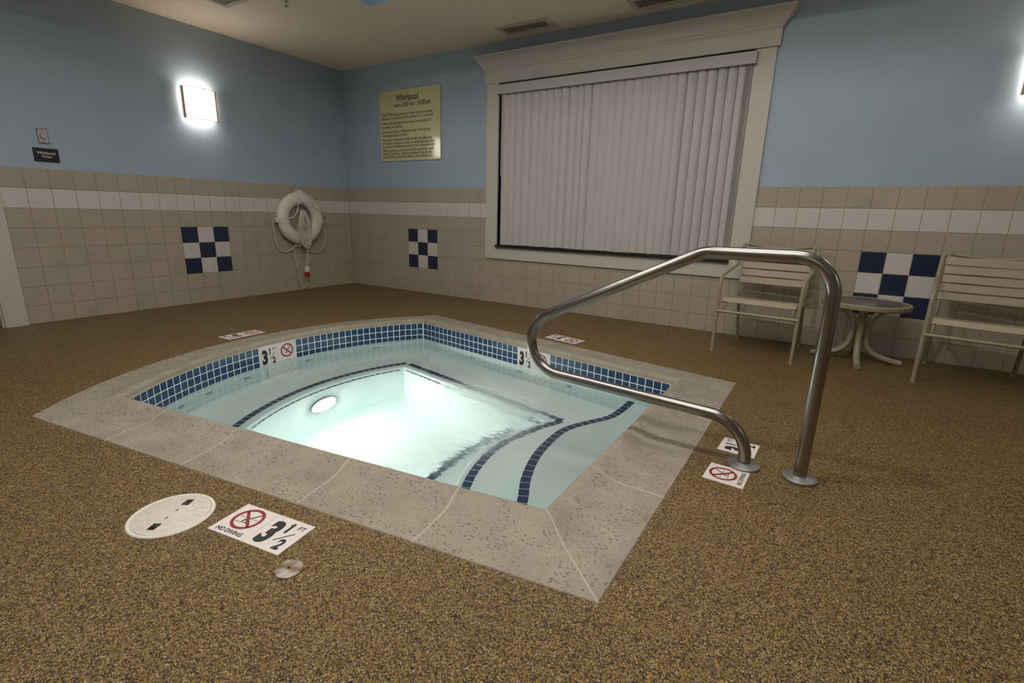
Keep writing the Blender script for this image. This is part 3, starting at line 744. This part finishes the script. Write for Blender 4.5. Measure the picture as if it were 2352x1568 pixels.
# ------------------------------------------------------------------ skimmer lid and metal disc in the deck
sk = empty('skimmer_lid', (3.732, -3.948, .001), 1.995); tag(sk, 'round white plastic skimmer lid in the deck by the depth tiles', 'skimmer lid')
m = MB(); m.lathe([(.110, .0), (.113, .0035), (.120, .0035), (.123, .0)], 64); m.obj('collar', M['white'], sk, auto=.6)
m = MB(); m.lathe([(.1095, -.002), (.1095, .002), (.108, .003), (.001, .0034)], 64)
for r in (.04, .065, .088):
    n_ = 48; m.add([((r+q)*math.cos(2*PI*i/n_), (r+q)*math.sin(2*PI*i/n_), .0034+h_) for q, h_ in ((-.001, 0), (0, .0008), (.001, 0)) for i in range(n_)],
                   [(w_*n_+i, w_*n_+(i+1) % n_, (w_+1)*n_+(i+1) % n_, (w_+1)*n_+i) for w_ in (0, 1) for i in range(n_)])
for i in range(12):
    a_ = 2*PI*i/12; c_, s_ = math.cos(a_), math.sin(a_); seg_ = MB()
    t_ = Vector((-s_, c_))*.0008
    for r0, r1 in ((.04, .065), (.065, .088), (.088, .106)):
        ja = a_+(.13 if r0 == .065 else 0); c_, s_ = math.cos(ja), math.sin(ja); t_ = Vector((-s_, c_))*.0008
        m.add([(r0*c_-t_.x, r0*s_-t_.y, .0035), (r1*c_-t_.x, r1*s_-t_.y, .0035), (r1*c_, r1*s_, .0043), (r0*c_, r0*s_, .0043), (r1*c_+t_.x, r1*s_+t_.y, .0035), (r0*c_+t_.x, r0*s_+t_.y, .0035)], [(0, 1, 2, 3), (3, 2, 4, 5)])
m.obj('cover_plate', plain('lid_plastic', (.64, .59, .52), .4, noise=.06, nscale=30), sk, auto=.6)
for sg in (-1, 1):
    m = MB(); m.add([(sg*.068-.016, -.013, .0040), (sg*.068+.016, -.011, .0040), (sg*.068+.014, .013, .0040), (sg*.068-.018, .011, .0040)], [(0, 1, 2, 3)]); m.obj('finger_hole', M['black'], sk)
    m = MB(); m.box((sg*.022-.006, -.002, .0036), (sg*.022+.006, .002, .0041)); m.obj('screw_slot', M['black'], sk)
dc = empty('deck_plug', (4.268, -3.894, .0)); tag(dc, 'small stained metal disc with a centre hole, in the deck', 'plug')
m = MB(); m.lathe([(.038, .0), (.038, .003), (.036, .0048), (.0045, .0060), (.0040, .0050)], 48); m.obj('disc', M['disc'], dc, auto=.6)
m = MB(); m.lathe([(.0045, .0059), (.0044, .0062)], 16); m.obj('centre_hole', M['black'], dc)

# ------------------------------------------------------------------ handrail
hr = empty('handrail', (5.444, -2.491, 0), math.atan2(-.0596, -.9982)); tag(hr, 'polished stainless steel figure-four handrail reaching over the spa steps', 'handrail')
P = [(0, 0, .004), (0, 0, .850), (.448, 0, .848), (1.60, 0, .2755), (.20, 0, .189), (.20, 0, .004)]
path = fillet(P, [.135, .14, .15, .165], 16)
m = MB(); m.tube(path, .0242, 28, up=(0, 1, 0)); m.obj('rail_tube', M['steel'], hr, auto=.8)
for x in (0, .20):
    m = MB(); m.lathe([(.0615, .0), (.0625, .005), (.061, .0095), (.056, .012), (.03, .016), (.0258, .0175), (.024, .018)], 48, 0, (x, 0, 0)); m.obj('flange', M['flange'], hr, auto=.7)

# ------------------------------------------------------------------ strap chairs
def make_chair():
    ch = empty('strap_chair', (0, 0, 0)); r = .0125; hw = .268; iw = .232
    F1, R1 = -.305, .315
    for s_ in (-1, 1):
        m = MB(); m.tube(fillet([(s_*hw, F1, .012), (s_*hw, F1+.012, .565), (s_*hw, .17, .625), (s_*(hw-.005), .265, .775), (s_*(hw-.05), .272, .785)], [.06, .10, .03], 8), r, 12)
        leg = m.obj('arm_leg', M['frame'], ch, auto=.8)
        m = MB(); m.lathe([(r+.001, 0), (r+.001, .014)], 12, 0, (s_*hw, F1, 0)); m.obj('foot_cap', M['strap'], leg, auto=.8)
    top = crom([(-hw+.05, .272, .785), (-.17, .275, .774), (0, .275, .760), (.17, .275, .774), (hw-.05, .272, .785)], 8)
    m = MB(); m.tube(top, r, 12); m.obj('top_rail', M['frame'], ch, auto=.8)
    for s_ in (-1, 1):
        m = MB(); m.tube(fillet([(s_*iw, R1, .012), (s_*iw, .165, .405), (s_*iw, .255, .775)], [.08], 8), r, 12)
        leg = m.obj('rear_leg', M['frame'], ch, auto=.8)
        m = MB(); m.lathe([(r+.001, 0), (r+.001, .014)], 12, 0, (s_*iw, R1-.003, 0)); m.obj('foot_cap', M['strap'], leg, auto=.8)
        m = MB(); m.tube(fillet([(s_*iw, F1+.02, .305), (s_*iw, F1+.012, .388), (s_*iw, .185, .345)], [.03], 6), .011, 12); m.obj('seat_rail', M['frame'], ch, auto=.8)
        m = MB(); m.tube([(s_*hw, F1, .300), (s_*iw, F1+.02, .305)], .009, 10); m.obj('bracket', M['frame'], ch)
    m = MB(); m.tube([(-hw, F1, .310), (hw, F1, .310)], .011, 12); m.obj('front_stretcher', M['frame'], ch, auto=.8)
    def strap(c, nrm, tan, w, name):
        # a band across the chair between the two rails, wrapped round them at both ends
        nrm = Vector(nrm).normalized(); tan = Vector(tan).normalized(); c = Vector(c); R_ = r+.0025
        sec = []
        for k in range(7):
            a_ = PI*k/6; sec.append((-iw-R_*math.sin(a_), -R_*math.cos(a_)*1.0))
        pts = [(-x_, y_) for x_, y_ in sec[::1]]
        left = [( -iw-R_*math.sin(a_), -R_*math.cos(a_)) for a_ in [PI*k/6 for k in range(7)]]
        right = [(iw+R_*math.sin(a_), R_*math.cos(a_)) for a_ in [PI*k/6 for k in range(7)]]
        mid = [(-iw+2*iw*k/8, R_-.003*math.sin(PI*k/8)) for k in range(1, 8)]
        line_ = left+mid+right; V = []; n_ = len(line_)
        for off in (0, .0022):
            for sg in (-1, 1):
                for i, (x_, h_) in enumerate(line_):
                    a_ = line_[max(0, i-1)]; b_ = line_[min(n_-1, i+1)]; tx, th = b_[0]-a_[0], b_[1]-a_[1]; l_ = math.hypot(tx, th); nx_, nh = -th/l_, tx/l_
                    V.append(c+Vector((1, 0, 0))*(x_+nx_*off)+nrm*(h_+nh*off)+tan*sg*w/2)
        F = []
        for i in range(n_-1):
            F += [(i, i+1, n_+i+1, n_+i), (2*n_+i, 3*n_+i, 3*n_+i+1, 2*n_+i+1), (i, 2*n_+i, 2*n_+i+1, i+1), (n_+i, n_+i+1, 3*n_+i+1, 3*n_+i)]
        F += [(0, n_, 3*n_, 2*n_), (n_-1, 3*n_-1, 4*n_-1, 2*n_-1)]
        m = MB(); m.add(V, F); m.obj(name, M['strap'], ch, auto=.5)
    for i in range(7):
        y = -.277+i*.064; z = .388-.086*(y+.277)
        if i == 0: strap((0, y+.005, z-.003), (0, -.8, 1), (0, 1, .8), .046, 'seat_strap')
        else: strap((0, y, z-.002), (0, 0, 1), (0, 1, 0), .052, 'seat_strap')
    d = Vector((0, .090, .370)).normalized()
    for i in range(5):
        z = .735-i*.0575; y = .165+.090*(z-.405)/.370
        strap((0, y, z), (0, -d.z, d.y), d, .050, 'back_strap')
    return ch
chA = make_chair(); chB = copy_tree(chA)
chA.location = (5.063, -.378, 0); chA.rotation_euler = (0, 0, -.085)
chB.location = (6.30, -.405, 0); chB.rotation_euler = (0, 0, -.15)
tag(chA, 'beige vinyl strap chair left of the round table, seen through the handrail', 'chair', 'strap chairs against the window wall')
tag(chB, 'beige vinyl strap chair right of the round table, cut off at the edge', 'chair', 'strap chairs against the window wall')

# ------------------------------------------------------------------ side table
st = empty('side_table', (5.688, -.282, 0), .03); tag(st, 'low round beige side table with obscure glass top, between the two chairs', 'table')
zt_ = .432
m = MB(); m.lathe([(.247, zt_-.036), (.262, zt_-.036), (.268, zt_-.030), (.270, zt_-.018), (.270, zt_-.005), (.266, zt_), (.256, zt_+.001), (.252, zt_-.003), (.252, zt_-.012), (.247, zt_-.036)], 72)
m.f = m.f[:-2]; m.m = m.m[:-2]; m.obj('rim', M['frame'], st, auto=.6)
m = MB(); m.lathe([(.2515, zt_-.011), (.2515, zt_-.005)], 72); m.obj('glass_top', M['tabglass'], st, auto=.6)
for k in range(4):
    a_ = k*PI/2+.0; d = Vector((math.cos(a_), math.sin(a_), 0)); sd = Vector((-d.y, d.x, 0))
    pr = crom([(.165, zt_-.034), (.120, .375), (.062, .325), (.044, .26), (.042, .18), (.052, .115), (.105, .060), (.18, .030), (.262, .018), (.285, .015)], 6)if False else None
    pts = crom([d*.175+Vector((0, 0, zt_-.036)), d*.120+Vector((0, 0, .372)), d*.066+Vector((0, 0, .325)), d*.046+Vector((0, 0, .26)), d*.044+Vector((0, 0, .18)), d*.058+Vector((0, 0, .115)), d*.108+Vector((0, 0, .060)), d*.19+Vector((0, 0, .031)), d*.275+Vector((0, 0, .0155))], 6)
    m = MB(); m.tube(pts, .0225, 14, up=tuple(sd), sx=.95, sy=.9); m.obj('leg', M['frame'], st, auto=.8)
m = MB(); m.lathe([(.246, zt_-.030), (.246, zt_-.022)], 40)if False else None
m = MB()
for k in range(2):
    a_ = k*PI/2; d = Vector((math.cos(a_), math.sin(a_), 0)); m.tube([d*-.25+Vector((0, 0, zt_-.028)), d*.25+Vector((0, 0, zt_-.028))], .008, 8)
m.obj('cross_brace', M['frame'], st)

# ------------------------------------------------------------------ wall sconces
def make_sconce():
    s_ = empty('wall_sconce', (0, 0, 0)); W, Hh = .154, .138     # local: x along wall, z up, y out of the wall = -y
    n_ = 16
    def yy(t): return -.058-.052*(1-(2*t-1)**2)
    dif = MB(); V = []
    for z in (-Hh+.004, Hh-.004):
        for i in range(n_+1): t = i/n_; V.append((-W+.012+(2*W-.024)*t, yy(t), z))
    dif.add(V, [(i, i+1, n_+2+i, n_+1+i) for i in range(n_)])
    dif.obj('lamp_shade', emit('sconce_diffuser', (1, .90, .78), SC_E), s_, smooth=True)
    m = MB()
    for sg in (-1, 1):
        m.box((sg*W-.006*(1 if sg > 0 else -1)-.006, -.064, -Hh), (sg*W-.006*(1 if sg > 0 else -1)+.006, -.030, Hh), 0, .0015)
    for z in (-Hh, -Hh+.028, Hh-.028, Hh):
        m.tube([(-W+2*W*i/n_, yy(i/n_)-.002, z) for i in range(n_+1)], .0030, 6)
    for x in (-.013, .013):
        m.tube([(x, yy(.5+x/(2*W))-.003, -Hh), (x, yy(.5+x/(2*W))-.003, Hh)], .0026, 6)
    m.obj('lamp_frame', M['lensbrass'], s_)
    m = MB(); m.box((-.07, -.008, -.07), (.07, 0, .07), 0, .003); m.obj('back_plate', M['white'], s_)
    m = MB()
    for x in (-.035, .035): m.tube([(x, -.076, -.09), (x, -.076, .09)], .011, 12)
    m.obj('bulb_or_added_uplight', emit('sconce_bulb', (1, .76, .54), SB_E), s_)
    m = MB()
    m.tube([(-.11, -.062, .118), (.11, -.062, .118)], .010, 10)
    m.obj('bulb_or_added_uplight', emit('added_sconce_uplight', (1, .80, .60), 46.0), s_)  # extra emitter strip added inside the top to brighten the ceiling
    return s_
SC_E, SB_E = 11.0, 15.0
sA = make_sconce(); sB = copy_tree(sA); sC = copy_tree(sA)
sA.location = (.0, -1.782, 1.918); sA.rotation_euler = (0, 0, PI/2)
sB.location = (6.425, 0, 1.905)
sC.location = (XR-.004, -2.6, 1.91); sC.rotation_euler = (0, 0, -PI/2)
sD = copy_tree(sA); sD.location = (2.6, YF+.004, 1.91); sD.rotation_euler = (0, 0, PI)
sE = copy_tree(sA); sE.location = (6.4, YF+.004, 1.91); sE.rotation_euler = (0, 0, PI)  # both front-wall sconces are unseen, added to brighten the walls
tag(sD, 'added unseen wall sconce on the wall behind the camera, towards the door', 'wall lamp'); tag(sE, 'added unseen wall sconce on the wall behind the camera, towards the right wall', 'wall lamp')
tag(sA, 'lit curved wall sconce with bronze frame on the blue left wall', 'wall lamp')
tag(sB, 'lit curved wall sconce on the window wall above the right chair', 'wall lamp')
tag(sC, 'lit curved wall sconce on the right side wall', 'wall lamp')

# ------------------------------------------------------------------ signs and timer
sg = empty('whirlpool_rules_sign', (1.101, -.012, 1.930), rot=(PI/2, 0, 0)); tag(sg, 'pale yellow Whirlpool rules sign with black text beside the window', 'sign')
m = MB(); m.box((-.465, -.385, -.012), (.465, .385, 0), 0, .0015); m.obj('sign_panel', M['signy'], sg)
text('heading', 'Whirlpool', .098, M['ink'], sg, (-.02, .268, .0003), bold=.001, sx=.84)
text('heading', 'hours:', .056, M['ink'], sg, (-.165, .205, .0003), bold=.0006, sx=.82)
text('heading', '5:00 am - 10:00 pm', .068, M['ink'], sg, (.12, .205, .0003), bold=.0008, sx=.80)
lines = [('CAUTION: Long exposure may result in nausea,', .112), ('dizziness or fainting. Limit sessions to 15 minutes.', .072), ('Owners & management are not responsible for', .018), ('accidents or injuries.', -.024),
         ('Do not use alone. Children under 14 must be', -.078), ('accompanied by an adult.', -.118), ('Hot water immersion while under the influence', -.168), ('of alcohol, narcotics, drugs or medicines may lead', -.206), ('to serious consequences and is not recommended', -.244),
         ('Elderly persons, pregnant women and those with', -.288), ('health conditions requiring medical care should', -.325), ('consult with a physician before using whirlpool.', -.362)]
for s_, y in lines: text('rule_text', s_, .0455, M['ink'], sg, (-.435, y*.985+.006, .0003), align='LEFT', sx=.885, bold=.0003)
for x in (-.445, .44):
    for y in (-.365, .362):
        m = MB(); m.lathe([(.005, 0), (.004, .002)], 10, 0, (x, y, 0)); m.obj('screw', M['ink'], sg)
ts = empty('whirlpool_timer_sign', (.006, -3.0, 1.333), rot=(PI/2, 0, PI/2)); tag(ts, 'small black Whirlpool Timer plate with white letters on the left wall', 'sign')
m = MB(); m.box((-.078, -.051, -.006), (.078, .051, 0), 0, .001); m.obj('sign_panel', M['black'], ts)
text('lettering', 'Whirlpool\nTimer', .027, M['white'], ts, (0, .006, .0003), bold=.0005, line=1.0)
tw = empty('timer_switch', (0, -2.998, 1.475), rot=(PI/2, 0, PI/2)); tag(tw, 'stainless timer switch plate with round button above the black sign', 'switch')
m = MB(); m.add([(-.035, -.057, 0), (.035, -.057, 0), (.035, .057, 0), (-.035, .057, 0), (-.029, -.051, .0055), (.029, -.051, .0055), (.029, .051, .0055), (-.029, .051, .0055)], [(4, 5, 6, 7), (0, 1, 5, 4), (1, 2, 6, 5), (2, 3, 7, 6), (3, 0, 4, 7), (3, 2, 1, 0)]); m.obj('switch_plate', M['flange'], tw)
m = MB(); m.lathe([(.021, .004), (.021, .018), (.019, .021), (.014, .021)], 28); m.obj('button_collar', M['flange'], tw, auto=.6)
m = MB(); m.lathe([(.0138, .015), (.0138, .0195), (.001, .0205)], 24); m.obj('button', plain('green_button', (.03, .05, .03), .3), tw, auto=.6)
for y in (-.042, .042):
    m = MB(); m.lathe([(.004, .0054), (.0034, .0066)], 10, 0, (0, y, 0)); m.obj('screw', M['ink'], tw)

# ------------------------------------------------------------------ life ring, grab rope, throw line
RC = Vector((.065, -.790, .853)); lr = empty('life_ring', (0, 0, 0)); lr.location = (0, -.790, .853)
tag(lr, 'white life ring hanging on the tiled left wall near the corner', 'life ring')
m = MB(); m.tube([(.062, .2275*math.cos(2*PI*i/64), .2275*math.sin(2*PI*i/64)) for i in range(64)], 1, 24, closed=True, up=(1, 0, 0), sx=.052, sy=.0735); m.obj('ring_body', M['ringwhite'], lr, smooth=True)
for a_, ext_ in ((PI/2, .02), (PI+.05, .022), (-.12, .012), (-PI/2, .004)):
    m = MB(); c_, s_ = math.cos(a_), math.sin(a_); rad = Vector((0, c_, s_)); tg = Vector((0, -s_, c_)); n_ = 20; V = []
    for sgn in (-1, 1):
        for i in range(n_):
            q = 2*PI*i/n_; cr_, sr_ = math.cos(q), math.sin(q)
            ex = abs(cr_)**.8*(1 if cr_ > 0 else -1); V.append(Vector((.062, 0, 0))+rad*(.2275+ex*(.0765+(ext_ if cr_ > 0.6 else 0)))+Vector((1, 0, 0))*sr_*.0555+tg*sgn*.026)
    m.add(V, [(i, (i+1) % n_, n_+(i+1) % n_, n_+i) for i in range(n_)]+[tuple(range(n_)), tuple(range(n_, 2*n_))[::-1]]); m.obj('strap_band', M['ringwhite'], lr, auto=.7)
def rp(pts, x): return [(xx if xx is not None else x, y+.790, z-.853) for (xx, y, z) in [(p[2] if len(p) > 2 else None, p[0], p[1]) for p in pts]]
ra = rp([(-.800, 1.168, .07), (-.832, 1.108, .115), (-.848, 1.01, .125), (-.878, .915, .122), (-.964, .858, .125), (-1.053, .874, .10), (-1.112, .893, .06)], .1)
rb = rp([(-1.118, .86, .05), (-1.125, .814), (-1.130, .686), (-1.105, .548), (-1.02, .476), (-.930, .496), (-.86, .535), (-.80, .553, .05)], .035)
rc = rp([(-.780, 1.165, .07), (-.73, 1.146, .10), (-.672, 1.074, .122), (-.634, .991, .125), (-.536, .948, .115), (-.425, .945, .08), (-.470, .87, .05)], .1)
rd = rp([(-.475, .83, .05), (-.493, .783), (-.442, .672), (-.445, .566), (-.503, .475), (-.611, .450), (-.70, .478), (-.75, .522), (-.785, .553, .05)], .035)
m = MB()
for q in (ra, rb, rc, rd): m.tube(crom(q, 6), .0056, 8)
m.obj('grab_rope', M['rope'], lr, smooth=True)
for nm, y, z, lb in (('wall_hook', -.805, .965, 'steel wall hook holding the coiled throw line'), ('wall_hook', -.785, 1.005, 'steel wall hook holding up the life ring')):
    h_ = empty(nm, (0, y, z)); tag(h_, lb, 'hook', 'hooks behind the life ring')
    m = MB(); m.box((0, -.008, -.03), (.003, .008, .03), 0, .001); m.obj('hook_plate', M['flange'], h_)
    m = MB(); xo = .128 if z > 1 else .135
    m.tube(fillet([(.002, 0, -.012), (xo, 0, -.012), (xo, 0, .022 if z < 1 else .04)], [.015], 5), .004, 8); m.obj('hook_arm', M['flange'], h_)
tl = empty('throw_line', (.125, -.805, .95)); tag(tl, 'coiled white throw rope hanging in front of the life ring', 'rope')
m = MB(); rnd = random.Random(3)
for i in range(9):
    w0 = rnd.uniform(.02, .075); w1 = rnd.uniform(.02, .075); dz = rnd.uniform(-.36, -.45); cx_ = rnd.uniform(-.045, .035); dx = rnd.uniform(-.008, .03)
    pts = [(dx*.3, -.012, .002), (dx+.005, -.02-w0*.6+cx_*.3, -.12), (dx+.01, -w0+cx_, dz*.65), (dx+.01, cx_-w0*.5, dz*.95), (dx+.01, cx_+.012, dz), (dx, cx_+w1*.6, dz*.93), (dx, w1+cx_, dz*.62), (dx, .02+w1*.6+cx_*.3, -.12), (dx*.3, .012, .002)]
    m.tube(crom([(a0_, b0_+(.02 if c0_ < -.1 else 0), c0_) for a0_, b0_, c0_ in pts], 6), .0037, 7)
m.tube(crom([(0, .01, 0), (.02, -.01, -.2), (.02, .015, -.42), (.0, .015, -.56), (-.02, .020, -.655)], 6), .0046, 7)
m.tube(crom([(0, .01, 0), (.0, .03, -.2), (-.01, .055, -.42), (-.03, .055, -.56), (-.035, .035, -.655), (-.045, .030, -.73), (-.05, .026, -.85), (-.055, .010, -.90), (-.06, -.015, -.915), (-.065, -.055, -.82), (-.07, -.075, -.66), (-.07, -.095, -.46), (-.06, -.08, -.40), (-.03, -.03, -.42)], 6), .0042, 7)
m.obj('rope_coil', M['rope'], tl, smooth=True)
fl = MB(); fl.lathe([(.003, .066), (.016, .064), (.026, .052), (.029, .036), (.029, .0)], 24, 0, (-.025, .024, -.722)); b_ = fl.obj('float', M['white'], tl, auto=.8)
f2 = MB(); f2.lathe([(.029, .0), (.029, -.034), (.026, -.050), (.016, -.062), (.003, -.064)], 24, 0, (-.025, .024, -.722)); tag(f2.obj('float_tip', M['redp'], b_, auto=.8), 'red lower half')

# ------------------------------------------------------------------ ceiling fittings
def vent(x0, x1, y0, y1, ix0, ix1, iy0, iy1, n_, lb):
    v_ = empty('ceiling_vent', (x0, y0, H)); tag(v_, lb, 'vent', 'air vents in the ceiling'); w_, d_ = x1-x0, y1-y0
    a0, a1, c0, c1 = ix0-x0, ix1-x0, iy0-y0, iy1-y0; m = MB()
    m.box((0, 0, -.007), (a0, d_, -.0005), 0, .001); m.box((a1, 0, -.007), (w_, d_, -.0005), 0, .001); m.box((a0, 0, -.007), (a1, c0, -.0005), 0, .001); m.box((a0, c1, -.007), (a1, d_, -.0005), 0, .001)
    m.obj('vent_frame', M['vent'], v_)
    m = MB(); m.box((a0, c0, -.002), (a1, c1, -.0008)); m.obj('vent_duct', M['ventdark'], v_)
    m = MB(); p_ = (a1-a0)/n_
    for i in range(n_): x = a0+p_*(i+.5); m.box((x-p_*.17, c0, -.0050), (x+p_*.17, c1, -.0025))
    m.obj('louvre', M['vent'], v_)
vent(2.500, 3.040, -.343, -.108, 2.546, 2.993, -.291, -.161, 25, 'narrow louvred ceiling vent above the left end of the window')
vent(3.760, 4.300, -.352, -.118, 3.805, 4.252, -.312, -.171, 25, 'narrow louvred ceiling vent above the right half of the window')
vent(.735, 1.345, -2.425, -1.815, .776, 1.305, -2.385, -1.856, 26, 'square louvred ceiling grille near the left wall')
sp_ = empty('ceiling_sprinkler', (1.352, -1.675, H)); tag(sp_, 'small pendent fire sprinkler on the ceiling near the left grille', 'sprinkler')
m = MB(); m.lathe([(.036, -.0005), (.034, -.006), (.012, -.010)], 24); m.obj('escutcheon', M['white'], sp_, auto=.6)
m = MB(); m.lathe([(.010, -.010), (.009, -.022)], 12); 
for s_ in (-1, 1): m.tube(crom([(s_*.008, 0, -.018), (s_*.016, 0, -.032), (s_*.012, 0, -.046), (s_*.003, 0, -.052)], 4), .0022, 6)
m.obj('sprinkler_body', M['flange'], sp_)
m = MB(); m.lathe([(.016, -.052), (.017, -.0535)], 16); m.obj('deflector', M['flange'], sp_)

# added unseen light panels, put in to send soft light into room and water
LE = 5.6
plm = emit('added_panel_lens', (1, .96, .90), LE)
def panel(x, y, lb):
    d_ = empty('added_ceiling_panel', (x, y, TT)); tag(d_, lb, 'ceiling light', 'added light panels in the ceiling tray')
    m = MB(); a_, b_ = .63, .33
    for q in (((-a_, -b_), (a_, -b_+.03)), ((-a_, b_-.03), (a_, b_)), ((-a_, -b_+.03), (-a_+.03, b_-.03)), ((a_-.03, -b_+.03), (a_, b_-.03))):
        m.box((*q[0], -.03), (*q[1], -.0005))
    m.obj('panel_frame', M['white'], d_)
    m = MB(); m.box((-a_+.03, -b_+.03, -.02), (a_-.03, b_-.03, -.012)); m.obj('diffuser', plm, d_)
for x, y, lb in ((2.9, -2.1, 'added light panel in the tray over the curved end of the spa'), (5.3, -2.1, 'added light panel in the tray towards the chairs'),
                 (2.9, -3.4, 'added light panel in the tray over the near end of the spa'), (5.3, -3.4, 'added light panel in the tray over the handrail'),
                 (2.9, -4.7, 'added light panel in the tray over the skimmer lid side'), (5.3, -4.7, 'added light panel in the tray behind the camera')):
    panel(x, y, lb)
dl = empty('ceiling_downlight', (5.20, -3.02+.0, TT)); dl.location = (4.15, -3.28, TT); tag(dl, 'small round downlight in the tray between the added light panels', 'ceiling light')
m = MB(); m.lathe([(.105, -.0005), (.103, -.006), (.088, -.009), (.085, -.001)], 32); m.obj('trim_ring', M['white'], dl, auto=.6)
m = MB(); m.lathe([(.084, -.002), (.083, -.004)], 32); m.obj('lens', emit('downlight_lens', (1, .94, .84), 480), dl)

# ------------------------------------------------------------------ world and view
wd = bpy.data.worlds.new('night'); SC.world = wd; wd.use_nodes = True
wd.node_tree.nodes['Background'].inputs[0].default_value = (.01, .012, .016, 1); wd.node_tree.nodes['Background'].inputs[1].default_value = .3
vs = SC.view_settings; vs.view_transform = 'Standard'; vs.look = 'None'; vs.exposure = .12; vs.gamma = 1; vs.use_curve_mapping = False
cy_ = SC.cycles; cy_.use_denoising = True; cy_.max_bounces = 8; cy_.diffuse_bounces = 4; cy_.glossy_bounces = 3; cy_.transmission_bounces = 5; cy_.adaptive_threshold = .08; cy_.adaptive_min_samples = 16
cy_.caustics_refractive = True; cy_.caustics_reflective = False; cy_.blur_glossy = .5; cy_.sample_clamp_indirect = 18
